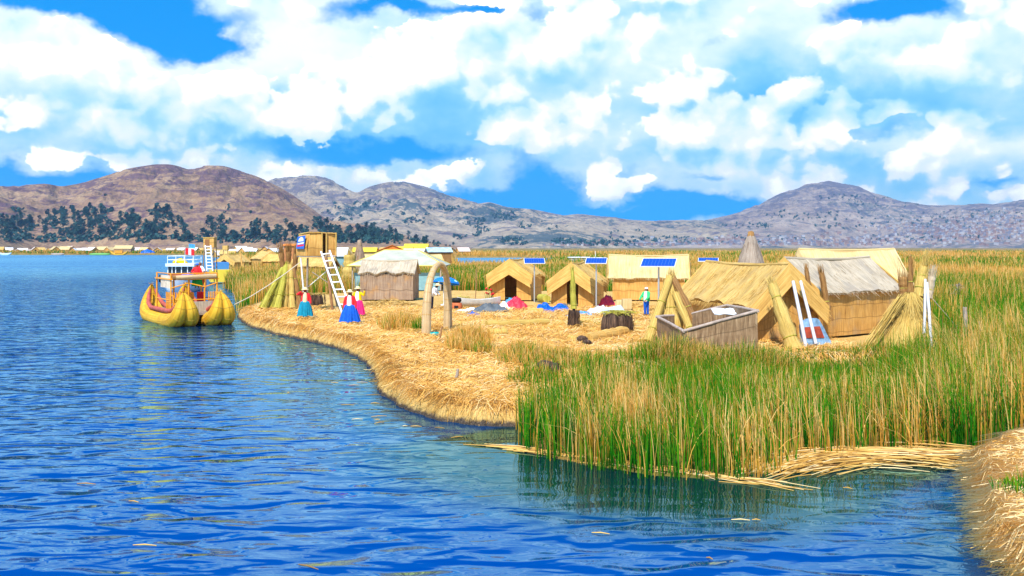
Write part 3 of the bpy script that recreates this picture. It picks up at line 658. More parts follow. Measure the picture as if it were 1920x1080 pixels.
M_BROWNB = strand_mat('brown_reed_tops', [(0.14, 0.06, 0.02), (0.30, 0.15, 0.045), (0.48, 0.28, 0.09)], 70, 0.8)
M_ROOT = strand_mat('dark_reed_roots', [(0.022, 0.012, 0.008), (0.075, 0.042, 0.026), (0.22, 0.13, 0.075)], 30, 2.0, bump=1.0)
M_HULL = strand_mat('yellow_boat_reeds', [(0.40, 0.19, 0.010), (0.66, 0.35, 0.015), (0.78, 0.47, 0.04)], 15, 0.30, rough=0.7, bump=0.9, stain=((0.46, 0.28, 0.05), 0.25))
M_TAN = mat('tan_cloth', (0.72, 0.52, 0.28), 0.85, var=(3, 0.15), bump=(9, 0.4, 0.03))
M_WHITEP = mat('white_paint', (0.78, 0.78, 0.76), 0.45, var=(5, 0.08))
M_STEEL = mat('galvanised_pole', (0.55, 0.57, 0.6), 0.4, 0.6)
M_PVC = mat('white_plastic_pipe', (0.56, 0.56, 0.58), 0.4, var=(3, 0.08))
M_WOOD = mat('weathered_wood', (0.36, 0.29, 0.23), 0.85, var=(4, 0.3), bump=(20, 0.5, 0.02))
M_BROWNW = mat('brown_pole_wood', (0.33, 0.17, 0.075), 0.8, var=(4, 0.3))
M_ORANGE = mat('orange_painted_wood', (0.78, 0.30, 0.015), 0.5, var=(4, 0.12))
M_RED = mat('red_cloth', (0.72, 0.02, 0.025), 0.8, var=(9, 0.2))
M_PINKPAD = mat('faded_red_padding', (0.42, 0.085, 0.06), 0.7, var=(5, 0.25))
M_TURQ = mat('turquoise_cloth', (0.0, 0.22, 0.34), 0.75, var=(6, 0.25))
M_BLUE = mat('royal_blue_cloth', (0.0, 0.09, 0.52), 0.7, var=(6, 0.25))
M_PINK = mat('magenta_cloth', (0.72, 0.015, 0.17), 0.7, var=(6, 0.2))
M_YEL = mat('yellow_cloth', (0.82, 0.52, 0.0), 0.8, var=(8, 0.12))
M_CREAM = mat('cream_shirt', (0.74, 0.62, 0.34), 0.85, var=(9, 0.1))
M_WHITEC = mat('white_cloth', (0.78, 0.79, 0.80), 0.85, var=(6, 0.1))
M_SKIN = mat('brown_skin', (0.22, 0.085, 0.04), 0.55)
M_HAIR = mat('black_hair', (0.012, 0.01, 0.01), 0.5)
M_HAT = mat('straw_hat', (0.80, 0.60, 0.30), 0.8, var=(40, 0.12), bump=(60, 0.4, 0.01))
M_BLACK = mat('black_rubber', (0.012, 0.012, 0.013), 0.7)
M_GLASS = mat('dark_window', (0.02, 0.03, 0.045), 0.08, 0.0, 0.6)
M_PANEL = None
def tarp(name, c, v=0.15): return mat(name, c, 0.5, var=(2.5, v), bump=(5, 0.7, 0.06))
T_BLUE, T_GREY, T_RED, T_WHITE, T_LBLUE = tarp('blue_tarp', (0.0, 0.10, 0.50)), tarp('charcoal_tarp', (0.10, 0.115, 0.125), 0.3), tarp('pink_red_tarp', (0.72, 0.03, 0.06)), tarp('white_sheet', (0.76, 0.80, 0.85)), tarp('light_blue_sheet', (0.06, 0.32, 0.72), 0.6)
def solar_mat():
    m = mat('solar_cells', (0.005, 0.035, 0.24), 0.12, 0.0, 0.6); t = NT(m.node_tree); b = m.node_tree.nodes['Principled BSDF']
    uv = t.n('ShaderNodeTexCoord').outputs['UV']; u, v, _ = t.sep(uv)
    lu = t.m('LESS_THAN', t.m('FRACT', t.m('DIVIDE', u, 0.156)), 0.05); lv = t.m('LESS_THAN', t.m('FRACT', t.m('DIVIDE', v, 0.156)), 0.05)
    t.put(b.inputs['Base Color'], t.mix(t.m('MULTIPLY', t.m('MAXIMUM', lu, lv), 0.55), (0.005, 0.05, 0.36, 1), (0.25, 0.4, 0.6, 1)))
    return m
M_PANEL = solar_mat()

# ------------------------------------------------------------------ straw huts
def fringe(mb, pts, d, n, L=(0.08, 0.25), droop=0.4, wd=0.011):
    pts = [Vector(p) for p in pts]
    for _ in range(n):
        t = random.random() * (len(pts) - 1); i = int(t); p = pts[i].lerp(pts[i + 1], t - i)
        dd = Vector(d) + Vector([random.gauss(0, 0.22) for _ in range(3)])
        mb.straw(p - dd.normalized() * 0.06, dd, random.uniform(*L), wd, droop, 2)
def hut(label, loc, rz, L, Wd, hw, hr, wall=None, roof=None, vmat=None, door=0.0, dh=1.7, ov=0.22, oe=0.3, drop=0.9, scal=0, group='straw huts on the floating island', fr=36, back=True, vfront=True, ridge=True):
    wall, roof, vmat = wall or M_WALL, roof or M_THATCH, vmat or M_DIAG
    root = tag(empty('straw_hut', loc, rz), label, 'hut', group)
    w2, l2 = Wd / 2, L / 2; dw = door / 2; sl = (hr - hw) / w2
    hz = lambda x: hr - sl * abs(x) - 0.16
    b = MB()
    hw_ = hw - 0.16
    b.mat3((w2, -l2, hw_), (w2, l2, hw_), (w2, l2, 0), (w2, -l2, 0), max(4, int(L * 2)), 5, 0.06, 0.026)
    b.mat3((-w2, l2, hw_), (-w2, -l2, hw_), (-w2, -l2, 0), (-w2, l2, 0), max(4, int(L * 2)), 5, 0.06, 0.026)
    for sgn, yy in ((1, -l2 + 0.04), (-1, l2 - 0.04)):
        q = (lambda x, z: (x * sgn, yy, z)); d_ = dw if sgn == 1 else 0.0; e = w2 - 0.035
        b.mat3(q(-e, hz(e)), q(-d_, hz(d_)), q(-d_, 0), q(-e, 0), 4, 4, 0.06, 0.012)
        b.mat3(q(d_, hz(d_)), q(e, hz(e)), q(e, 0), q(d_, 0), 4, 4, 0.06, 0.012)
        if d_ > 0 and dh < hz(d_):
            b.mat3(q(-d_, hz(d_)), q(0, hz(0)), q(0, dh), q(-d_, dh), 2, 2, 0.05, 0.0); b.mat3(q(0, hz(0)), q(d_, hz(d_)), q(d_, dh), q(0, dh), 2, 2, 0.05, 0.0)
    b.build('wall', wall, root)
    r = MB(); ye = l2 + oe; we = w2 + ov; he = hr - sl * we
    def off(a, bb, n):
        z = (0.02 * math.sin(a * 23 + L) + 0.02 * math.sin(a * 41)) * bb - 0.05 * math.sin(math.pi * bb) + (bb ** 4) * (scal and (0.17 * abs(math.sin(math.pi * scal * a)) - 0.05))
        return (0, 0, z + 0.03 * math.sin(a * 9 + bb * 3) - (1 - bb) * 0.10 * math.sin(math.pi * a))
    nu = max(10, int(L * (8 if scal else 4)))
    for sg in (1, -1):
        r.mat3((0, -ye * sg, hr), (0, ye * sg, hr), (we * sg, ye * sg, he), (we * sg, -ye * sg, he), nu, 8, 0.11, 0.028, off)
        fringe(r, [(we * sg, -ye, he - 0.03), (we * sg, ye, he - 0.03)], (sg, 0, -sl), int(fr * L * 0.6), (0.06, 0.2))
        fringe(r, [(0, -ye, hr - 0.03), (we * sg, -ye, he - 0.03)], (sg * 0.5, -0.7, -0.5), int(fr), (0.05, 0.2))
    if fr > 20:
        for _ in range(int(L * fr * 2.2)):                          # loose stalks lying on the thatch
            sg = random.choice((1, -1)); q = random.random() ** .8; yy = random.uniform(-ye, ye)
            r.straw((we * sg * q, yy, hr - (hr - he) * q + 0.01 - 0.05 * math.sin(math.pi * q) - (1 - q) * 0.10 * math.sin(math.pi * (yy / ye + 1) / 2)), (sg, random.gauss(0, .16), -sl + random.uniform(-.02, .10)), random.uniform(.25, .7), .010, .04, 2)
    if ridge: r.tube([(0, -ye - 0.02, hr - 0.02), (0, -l2 * 0.4, hr - 0.10), (0, l2 * 0.4, hr - 0.10), (0, ye + 0.02, hr - 0.02)], 0.075, 7)
    r.build('roof', roof, root)
    if drop > 0 and vfront:
        for sg in ((1, -1) if back else (1,)):
            v = MB(); yy = -sg * (ye + 0.06); y2 = yy - sg * 0.12
            ap, al = Vector((0, yy, hr + 0.03)), Vector((0, y2, hr - drop * 1.02))
            el, ell = Vector((-we * sg, yy, he + 0.02)), Vector((-we * sg * 0.93, y2, he - drop * 0.85))
            er, erl = Vector((we * sg, yy, he + 0.02)), Vector((we * sg * 0.93, y2, he - drop * 0.85))
            v.mat3(ap, al, ell, el, 5, 8, 0.07, 0.012); v.mat3(al, ap, er, erl, 5, 8, 0.07, 0.012)
            fringe(v, [el, ell], (-sg, -0.2 * sg, -0.6), int(fr * 0.6), (0.05, 0.22)); fringe(v, [er, erl], (sg, -0.2 * sg, -0.6), int(fr * 0.6), (0.05, 0.22))
            v.build('gable_mat', vmat, root)
    return root
G = 0.45
hutA = hut('small straw hut with a dark open doorway, left of the two front-facing huts', (0.32, 68.7, G), -R(14), 3.5, 2.9, 1.9, 2.85, door=0.85, dh=1.75, drop=1.05, wall=M_WALL2)
hutB = hut('straw hut with a yellow reed bundle standing in front of its dark doorway', (4.2, 61.2, G), -R(16), 3.3, 2.7, 1.72, 2.72, door=0.72, dh=1.6, drop=1.0, wall=M_WALL2)
hutC = hut('long straw hut with pale roof sheeting, right of the two huts with doorways', (9.75, 68.6, G), -R(98), 5.0, 3.3, 1.72, 3.15, wall=M_WALL2, roof=M_PALE, vmat=M_THATCH, drop=0.7)
hutD = hut('large straw hut with scalloped yellow thatch behind the grey matting pen', (9.95, 41.1, G), R(13.5), 6.9, 2.9, 1.6, 3.05, drop=0.85, scal=4, ov=0.25, fr=70)
hutE = hut('large straw hut with weathered grey thatch and walls of stitched mats in courses', (13.95, 42.3, G), -R(53.5), 5.7, 3.4, 1.98, 3.25, roof=M_GREYROOF, drop=0.55, ov=0.2, oe=0.2, fr=26)
hutF = hut('pale roofed straw hut behind the grey thatched hut', (19.7, 56.5, G), -R(82), 5.3, 4.0, 1.7, 3.6, wall=M_WALL2, roof=M_PALE, vmat=M_PALE, drop=0.4)
hutG = hut('squat grey weathered hut with scalloped pale thatch under the green pavilion roof', (-8.72, 68.6, G), -R(93), 3.75, 2.7, 1.95, 2.78, wall=M_GREYWALL, roof=M_GREYROOF, vmat=M_GREYWALL, drop=0.0, scal=3, ov=0.15, oe=0.12, fr=30)
# a mat of straw round the foot of the grey hut
for i, (px, py, D, rz_, l_, w_, a_) in enumerate([(437, 505, 150, -20, 3.6, 3.4, 'small straw hut with a dark doorway on the shore beyond the reed boat'),
        (500, 500, 172, 35, 4.6, 3.8, 'straw hut with steep tan roof behind the shore reeds, left of the leaning bundles'),
        (527, 498, 160, 70, 4.4, 3.2, 'low tan straw hut partly hidden by the leaning reed bundles'),
        (590, 502, 118, 80, 4.6, 3.4, 'tan straw hut seen beneath the box of the watchtower'),
        (712, 492, 128, -80, 5.0, 3.4, 'pale tan straw hut just behind the green pavilion roof'),
        (790, 487, 142, -70, 5.4, 3.6, 'pinkish tan straw hut behind the right half of the pavilion'),
        (655, 490, 150, -60, 4.0, 3.4, 'cream straw hut behind the ladder of the watchtower')]):
    hr_ = [2.6, 3.0, 2.5, 2.5, 2.7, 2.6, 2.6][i]
    p = atD(px, py, D); hut(a_, (p.x, D, G), R(rz_), l_, w_, hr_ * 0.58, hr_, wall=M_WALL2, roof=[M_THATCH, M_THATCH, M_DIAG, M_THATCH, M_PALE, M_PALE, M_PALE][i], door=0.8 if i == 0 else 0, dh=1.6, drop=0.8 if i < 3 else 0.4, fr=6, group='straw huts behind the island')

def roofed_shed(label, px, ytop, D, w_, d_, hr_, hw_, roofc, wallc, rz_=-R(90), name='roofed_shed'):
    p = atD(px, ytop, D); z0 = p.z - hr_; root = tag(empty(name, (p.x, D, z0), rz_), label, 'shed')
    b = MB(); b.box((0, 0, hw_ / 2), (d_, w_, hw_)); b.build('wall', wallc, root)
    r = MB(); s2 = d_ / 2 + 0.25
    r.mat3((0, -w_ / 2 - .2, hr_), (0, w_ / 2 + .2, hr_), (s2, w_ / 2 + .2, hw_ - .1), (s2, -w_ / 2 - .2, hw_ - .1), 4, 3, 0.05, 0.0)
    r.mat3((0, w_ / 2 + .2, hr_), (0, -w_ / 2 - .2, hr_), (-s2, -w_ / 2 - .2, hw_ - .1), (-s2, w_ / 2 + .2, hw_ - .1), 4, 3, 0.05, 0.0)
    for yy in (-w_ / 2, w_ / 2): r.add([(-d_ / 2, yy, hw_), (d_ / 2, yy, hw_), (0, yy, hr_ - .05)], [(0, 1, 2)])
    r.build('roof', roofc, root); return root
R_ORANGE, R_YELLOW = mat('orange_roofing', (0.78, 0.22, 0.03), 0.7, var=(1, 0.2)), mat('yellow_roofing', (0.80, 0.56, 0.04), 0.6, var=(1, 0.15))
R_BLUEW, R_PINKW, R_TEAL = mat('pale_blue_roofing', (0.42, 0.62, 0.75), 0.5, var=(2, 0.35)), mat('pinkish_roofing', (0.70, 0.56, 0.48), 0.7, var=(1, 0.15)), mat('teal_boards', (0.20, 0.38, 0.42), 0.7, var=(2, 0.2))
roofed_shed('orange gable roof standing above the green pavilion roof', 735, 459, 175, 4.0, 5.2, 2.9, 1.9, R_ORANGE, M_WALL2, R(8))
roofed_shed('longer yellow roof right of the orange one, with a higher ridge', 781, 457, 190, 4.4, 4, 3.4, 2.5, R_YELLOW, M_WALL2)
roofed_shed('yellow roof directly beside the orange gable', 757, 462, 186, 3.4, 4, 2.9, 2.1, R_YELLOW, M_WALL2)
roofed_shed('small yellow roof left of the conical reed stack', 685, 464, 180, 4.2, 3, 2.8, 2.1, R_YELLOW, M_PALE)
roofed_shed('brown walled shed with a patchy pale blue roof at the right of the village', 822, 464, 152, 3.6, 3.2, 2.6, 2.0, R_BLUEW, M_BROWNB, -R(75))
roofed_shed('low shed with a pinkish white roof behind the pavilion', 784, 466, 160, 4.4, 3.2, 2.4, 1.8, R_PINKW, M_WALL2)
roofed_shed('white roofed stall with teal boards behind the ladder', 634, 464, 122, 2.3, 2.6, 2.9, 1.9, T_WHITE, R_TEAL)
roofed_shed('small brick coloured hut above the reed bundles', 545, 457, 155, 1.7, 2.0, 3.3, 3.1, R_ORANGE, mat('brick_boards', (0.50, 0.20, 0.07), 0.8, var=(2, 0.2)))

# pavilion with a wide hipped sheet roof
p = atD(752, 470, 85); root = tag(empty('pavilion', (p.x, 85, G)), 'open pavilion with a wide pale green hipped roof behind the grey hut', 'pavilion')
b = MB(); zt, ze, a, c, dd = 3.42, 2.12, 4.15, 1.5, 3.6
M_PAV = mat('pale_green_sheeting', (0.44, 0.44, 0.34), 0.85, var=(0.8, 0.2), bump=(3, 0.3, 0.05))
for q in ([(-c, 0, zt), (c, 0, zt), (a, -dd, ze), (-a, -dd, ze)], [(c, 0, zt), (-c, 0, zt), (-a, dd, ze), (a, dd, ze)]): b.mat3(*q, nu=10, nv=6, thick=0.04, bump=0.02)
for s in (1, -1):
    b.add([(s * c, 0, zt), (s * a, -dd, ze), (s * a, dd, ze)], [(0, 1, 2)]); b.add([(s * c, 0, zt - .04), (s * a, -dd, ze - .04), (s * a, dd, ze - .04)], [(0, 2, 1)])
b.build('roof', M_PAV, root)
t_ = MB()
for q in ([(-c, 0, zt), (c, 0, zt)], [(c, 0, zt), (a, -dd, ze)], [(-c, 0, zt), (-a, -dd, ze)], [(c, 0, zt), (a, dd, ze)], [(-c, 0, zt), (-a, dd, ze)], [(-a, -dd, ze - .02), (a, -dd, ze - .02)]): t_.tube(q, 0.05, 6)
t_.build('edge_trim', mat('yellow_trim', (0.72, 0.60, 0.10), 0.5), root)
for s in (1, -1):
    for yy in (-dd + .3, dd - .3):
        q = MB(); q.tube([(s * (a - .4), yy, 0), (s * (a - .4), yy, ze)], 0.07, 6); q.build('post', M_WOOD, root)
q = MB(); q.mat3((-a + .5, -dd + .6, 1.5), (a - .5, -dd + .6, 1.5), (a - .5, -dd + .6, 0), (-a + .5, -dd + .6, 0), 4, 2, .05, 0); q.build('wall', R_TEAL, root)

M_CONE = strand_mat('grey_stack_reeds', [(0.16, 0.115, 0.085), (0.32, 0.255, 0.20), (0.46, 0.385, 0.31)], 30, 1.0)
# conical stacks of reeds
def cone_stack(label, px, D, ztop, rb, m, cap):
    X = (px - 960) / F * D; root = tag(empty('reed_stack', (X, D, G)), label, 'reed stack')
    H = ztop - G; b = MB(); pr = [(rb * (1 - t) ** 0.85 * (1 - 0.12 * math.sin(3 * t)) + 0.10, H * t) for t in [k / 12 for k in range(13)]]
    b.lathe(pr, 26, jit=0.04)
    for _ in range(420):
        t = random.random() ** 0.8; a = random.uniform(0, 6.28); r_ = np.interp(t * H, [q[1] for q in pr], [q[0] for q in pr])
        b.straw((math.cos(a) * r_, math.sin(a) * r_, H * t), (math.cos(a) * (rb / H), math.sin(a) * (rb / H), -1), random.uniform(.3, .8), .02, -0.02, 2)
    b.build('stalks', m, root)
    c_ = MB(); c_.lathe([(0.30, H * 0.86), (0.27, H * .93), (0.20, H), (0.0, H + .06)], 12, jit=.1); c_.build('tied_top', cap, root)
    q = MB(); q.lathe([(np.interp(H * .33, [u[1] for u in pr], [u[0] for u in pr]) + .02, H * .33 - .03), (np.interp(H * .33, [u[1] for u in pr], [u[0] for u in pr]) + .05, H * .33), (np.interp(H * .33, [u[1] for u in pr], [u[0] for u in pr]) + .02, H * .33 + .03)], 24); q.build('tie', M_BUNDLE, root)
    return root
cone_stack('tall grey conical stack of reeds behind the big thatched hut', 1408, 66, 5.2, 1.75, M_CONE, M_BROWNB)
cone_stack('thin grey conical reed stack among the village roofs', 674, 108, 4.9, 1.15, M_GREYWALL, M_GREYWALL)
# ------------------------------------------------------------------ reed bundles, arch, poles, logs
def bundle(label, p0, p1, r0, r1, m, ties=(0.2, 0.75), tuft=0.4, group=None, bow=0.0, name='reed_bundle', tm=None, n_loose=60):
    p0, p1 = Vector(p0), Vector(p1); root = tag(empty(name, p0), label, 'reed bundle', group)
    d = p1 - p0; L = d.length; dn = d.normalized(); sd_ = dn.orthogonal().normalized(); K = 10
    path = [d * (k / K) + Vector((0, 0, -bow * math.sin(math.pi * k / K))) for k in range(K + 1)]
    rad = [(r0 + (r1 - r0) * k / K) * (1.0 + 0.10 * math.cos(k * 2.1)) for k in range(K + 1)]
    for tt in ties: rad[int(tt * K)] *= 0.84
    b = MB(); b.tube(path, rad, 11)
    for _ in range(n_loose):
        t = random.random() * 0.85; a = random.uniform(0, 6.28); q = Matrix.Rotation(a, 3, dn) @ sd_; i = min(K - 1, int(t * K))
        b.straw(path[i] + q * rad[i] * 0.98, dn + q * random.uniform(-0.06, 0.10), random.uniform(.3, .8), .011, 0.0, 2)
    for _ in range(int(70 * tuft * 2)):
        q = Matrix.Rotation(random.uniform(0, 6.28), 3, dn) @ sd_ * (r1 * random.random())
        b.straw(path[-1] + q - dn * 0.1, dn + q * random.uniform(.3, 1.8) / max(r1, .05) * .12, tuft * random.uniform(.4, 1.2), .012, 0.1, 2)
    b.build('stalks', m, root)
    for tt in ties:
        i = int(tt * K); q = MB(); u, v = sd_, dn.cross(sd_)
        q.tube([path[i] + (u * math.cos(a) + v * math.sin(a)) * (rad[i] + .012) for a in [2 * math.pi * k / 12 for k in range(13)]], 0.022, 5); q.build('tie', tm or M_GREENB, root)
    return root
GB = 'reed bundles leaning together in a tripod'
bundle('left golden bundle of the tripod, leaning to the right beside the grey pen', (5.30, 37.4, G), (6.35, 38.6, 2.95), 0.20, 0.15, M_BUNDLE, (.25, .6), .35, GB)
bundle('right bundle of the tripod, slanting down to the grey pen', (7.45, 37.3, G + .1), (6.45, 38.7, 2.95), 0.17, 0.14, M_BROWNB, (.2, .55), .3, GB)
bundle('broad pale bundle standing upright in the middle of the tripod', (6.3, 38.0, G), (6.42, 38.8, 2.9), 0.58, 0.17, M_BUNDLE, (.5,), .5, GB, n_loose=160)
bundle('short bundle half fallen between the tripod and the pen', (7.0, 36.5, G), (6.5, 38.2, 2.3), 0.17, 0.13, M_BUNDLE, (.3,), .3, GB)
bundle('thick yellow reed bundle leaning on the gable of the scalloped hut', (10.3, 35.0, G - .1), (9.75, 36.0, 2.75), 0.34, 0.17, M_BUNDLE, (.25, .8), .45)
bundle('thin brown bundle of reeds leaning against the grey thatched hut', (12.65, 38.2, 1.2), (12.45, 38.6, 3.1), 0.12, 0.10, M_BROWNB, (.4,), .45, 'bundles against the grey thatched hut')
bundle('small brown tuft of reeds by the ridge of the grey thatched hut', (11.9, 38.0, 1.6), (11.75, 38.3, 3.2), 0.11, 0.08, M_BROWNB, (.4,), .4, 'bundles against the grey thatched hut')
# leaning bundles by the watchtower
GL = 'reed bundles stacked upright by the watchtower'
for i, (px0, px1, y1, r0, r1, m, lb) in enumerate([(492, 531, 500, .22, .12, M_GREENB, 'outermost left yellow-green bundle of the upright stack by the watchtower'), (507, 534, 498, .22, .12, M_GREENB, 'second yellow-green bundle from the left in the stack by the watchtower'), (520, 538, 496, .24, .13, M_GREENB, 'fresh green bundle in the middle of the stack by the watchtower'),
        (534, 541, 496, .20, .12, M_BUNDLE, 'straw coloured bundle right of the fresh green one by the watchtower'), (548, 545, 497, .22, .12, M_BUNDLE, 'pale straw bundle at the right of the stack by the watchtower'), (562, 549, 500, .22, .12, M_BROWNB, 'rusty bundle at the right edge of the stack by the watchtower')]):
    D0, D1 = 57.5 + 0.5 * (i % 2), 58.6; a = Vector(((px0 - 960) / F * D0, D0, G)); bq = atD(px1, y1, D1); bundle(lb, a, bq, r0, r1, m, (.3, .7), .3, GL)
for i, (px, y0, y1, D) in enumerate([(533, 500, 474, 58.6), (541, 500, 472, 58.9), (549, 500, 476, 58.7)]):
    bundle(['slim brown reed head rising above the stack, left of three', 'tallest brown reed head in the middle above the stack', 'short brown reed head rising above the stack, right of three'][i], atD(px, y0 + 30, D), atD(px + (i - 1) * 6, y1, D), .11, .17, M_BROWNB, (.35,), .8, 'brown reed heads above the upright stack')
bundle('loose golden reed sheaf standing between the ladder and the pavilion', atD(655, 520, 93), atD(656, 478, 93), .75, .55, M_BUNDLE, (.5,), .9)
bundle('grass sheaf tied upright in front of the hut doorway', (2.90, 45.0, 1.25), (2.84, 45.2, 3.05), .15, .07, M_GREENB, (.15, .55), .35, name='reed_sheaf')
# brown-based doll shape under it
def root_block(label, x, y, r_, h_, n, top=True, name='root_block'):
    root = tag(empty(name, (x, y, gz1(x, y) - .03)), label, 'root block'); b = MB()
    for k in range(n):
        a = 2 * math.pi * k / n + random.uniform(-.2, .2); rr = r_ * (0.66 if k else 0)
        hh = h_ * random.uniform(.85, 1.05); q = r_ * random.uniform(.34, .46)
        b.lathe([(q * .8, 0), (q * 1.05, hh * .3), (q * .95, hh * .8), (q * .6, hh), (0, hh)], 9, c=(math.cos(a) * rr, math.sin(a) * rr, 0), jit=.08)
    for _ in range(n * 22):
        a = random.uniform(0, 6.28); rr = r_ * random.uniform(.9, 1.08); b.straw((math.cos(a) * rr, math.sin(a) * rr, random.uniform(.3, 1) * h_), (math.cos(a) * .15, math.sin(a) * .15, -1), random.uniform(.15, .45) * h_, .014, 0, 2)
    b.build('roots', M_ROOT, root)
    if top:
        t = MB()
        for _ in range(int(260 * r_ / .5)):
            a = random.uniform(0, 6.28); rr = r_ * math.sqrt(random.random()); an = random.uniform(0, 6.28)
            t.straw((math.cos(a) * rr, math.sin(a) * rr, h_ * .98 + random.uniform(0, .07)), (math.cos(an), math.sin(an), random.uniform(-.1, .35)), random.uniform(.2, .5), .014, .25, 2)
        t.build('straw_top', M_GREENB if top == 'green' else M_BUNDLE, root)
    return root
pt = at(1158, 622); root_block('broad dark block of reed roots topped with fresh yellow reeds, in the open yard', pt.x, pt.y, .66, .98, 9, 'green')
pt = at(1076, 611); root_block('small dark root stump under the sheaf before the doorway', pt.x, pt.y, .25, .92, 7, False)
pt = at(590, 573); root_block('dark root block behind the woman in the turquoise skirt', pt.x, pt.y, .62, .85, 8, True)
pt = at(1028, 713, .3); root_block('grey brown stump of cut roots half hidden in the reeds near the bank', pt.x, pt.y, .36, .5, 6, False)
for px, py, s, lb in ((1091, 641, .17, 'larger dark clod of roots lying by the reed log'), (1101, 646, .13, 'smaller dark clod of roots lying in front of the larger clod')):
    q = at(px, py); b = MB(); b.lathe([(0, 0), (s * 1.1, .02), (s * 1.2, s * .7), (s * .8, s * 1.3), (0, s * 1.5)], 10, jit=.15)
    for _ in range(70):
        a = random.uniform(0, 6.28); b.straw((math.cos(a) * s, math.sin(a) * s, random.uniform(.02, s * 1.2)), (math.cos(a), math.sin(a), random.uniform(-.6, .6)), s * .6, .01, .3, 2)
    tag(b.build('root_clod', M_ROOT, None, (q.x, q.y, q.z)), lb, 'root clod', 'root clods in the yard')
def log(label, a, b_, r_, m=M_BUNDLE):
    a, b_ = Vector(a), Vector(b_); a.z = gz1(a.x, a.y) + r_ * .75; b_.z = gz1(b_.x, b_.y) + r_ * .75; d = b_ - a
    root = tag(empty('reed_log', a), label, 'reed log', 'rolled reed logs lying in the yard'); q = MB()
    q.tube([d * (k / 10) + Vector((0, 0, .02 * math.sin(k * 1.7))) for k in range(11)], [r_ * (1 + .05 * math.sin(k * 2.3)) for k in range(11)], 12); q.build('stalks', m, root)
    dn = d.normalized(); u = Vector((0, 0, 1)); v = dn.cross(u)
    for k in range(1, 6):
        c = d * (k / 6); t = MB(); t.tube([c + (u * math.cos(x_) + v * math.sin(x_)) * (r_ * 1.06) for x_ in [2 * math.pi * j / 12 for j in range(13)]], .014, 4); t.build('tie', M_STALK, root)
log('long pale reed log lying across the yard, furthest from the water', at(912, 612), at(1028, 607), .19)
log('thick orange reed log beside the dark root clods', at(1102, 640), at(1172, 627), .24, M_DIAG)
log('thin pale reed log lying left of the orange one', at(1068, 636), at(1102, 640), .15)
log('short pale reed log half hidden behind the tufts', at(918, 629), at(948, 628), .20)
log('short reed roll lying before the blue tarps', at(990, 584), at(1018, 584), .16)

# reed arch
pL, pR = at(801, 628), at(838, 616); apex = atD(824, 492, 41.3)
root = tag(empty('reed_arch', (pL.x, pL.y, G)), 'tall arch of bound reeds standing at the water side of the yard', 'arch')
def arch_pt(s):
    mx, my = (pL.x + pR.x) / 2, (pL.y + pR.y) / 2; hx, hy = (pR.x - pL.x) / 2 * 1.12, (pR.y - pL.y) / 2
    a = math.pi * (1 - s); fl = 1 + 0.10 * math.sin(a)
    return Vector((mx + hx * math.cos(a) * fl + 0.1 * (1 - abs(2 * s - 1)), my + hy * math.cos(a), G - .1 + (apex.z - G) * (math.sin(a) ** .62))) - Vector((pL.x, pL.y, G))
S_ = [k / 40 for k in range(41)]; pts = [arch_pt(s) for s in S_]; rr = [.115 + .095 * abs(2 * s - 1) ** 1.5 for s in S_]
b = MB(); b.tube(pts, rr, 12); M_ARCH = strand_mat('arch_reeds', [(0.36, 0.22, 0.10), (0.58, 0.40, 0.20), (0.70, 0.54, 0.32)], 60, .8); b.build('stalks', M_ARCH, root)
for k in range(2, 40, 2):
    d = (pts[k + 1] - pts[k - 1]).normalized(); u = d.cross(Vector((0, 1, 0))).normalized(); v = d.cross(u)
    q = MB(); q.tube([pts[k] + (u * math.cos(x_) + v * math.sin(x_)) * (rr[k] + .004) for x_ in [2 * math.pi * j / 12 for j in range(13)]], .009, 4); q.build('tie', M_STALK, root)

# poles and posts
def pole(label, a, b_, r_, m, group=None, name='pole', n=7, cat='pole'):
    a, b_ = Vector(a), Vector(b_); q = MB(); q.tube([Vector((0, 0, 0)), (b_ - a) * .5 + Vector((.01, 0, 0)), b_ - a], [r_, r_ * .95, r_ * .85], n)
    return tag(q.build(name, m, None, a), label, cat, group)
pole('white plastic pole leaning on the gable between two thatched huts, left of the pair', atD(1511, 650, 35.6), atD(1487, 527, 36.6), .075, M_PVC, 'white poles leaning on the huts')
pole('white plastic pole leaning between two thatched huts, right of the pair', atD(1530, 645, 35.9), atD(1501, 527, 37.1), .07, M_PVC, 'white poles leaning on the huts')
pole('straight white pole leaning on the heaped straw stack', atD(1732, 652, 34.4), atD(1735, 524, 36.0), .055, M_PVC, 'white poles leaning on the straw stack')
pole('bent white pole leaning on the straw stack, to the right of the straight one', atD(1746, 652, 34.6), atD(1738, 530, 36.2), .06, M_PVC, 'white poles leaning on the straw stack')
pole('grey wooden post standing in the reeds to the right of the straw stack', atD(1811, 640, 33.6), atD(1809, 576, 33.6), .085, M_WOOD, name='post', cat='post')
pole('short grey stake in the reeds, right of the taller post', atD(1840, 640, 33.8), atD(1837, 603, 33.8), .06, M_WOOD, name='stake', cat='stake')
pole('low grey stake furthest right in the reeds', atD(1871, 625, 37), atD(1870, 608, 37), .045, M_WOOD, name='stake', cat='stake')
pole('small grey stake driven into the straw bank near the water', at(855, 712), at(855, 712) + Vector((.05, 0, .30)), .045, M_WOOD, name='stake', cat='stake')
pole('short brown stake beside the right leg of the arch', at(824, 636), at(824, 636) + Vector((.10, 0, .52)), .04, M_BROWNW, name='stake', cat='stake')
pole('thin pole standing left of the first straw hut', atD(891, 575, 62), atD(893, 505, 62), .03, M_BROWNW)
pole('pale pole leaning by the doorway of the distant shore hut', atD(455, 506, 146), atD(450, 472, 147), .14, M_WALL2, cat='pole')
pole('thin white mast standing in the marsh behind the second hut', atD(1117, 490, 240), atD(1116, 471, 240), .10, M_WHITEP, name='mast', cat='mast')
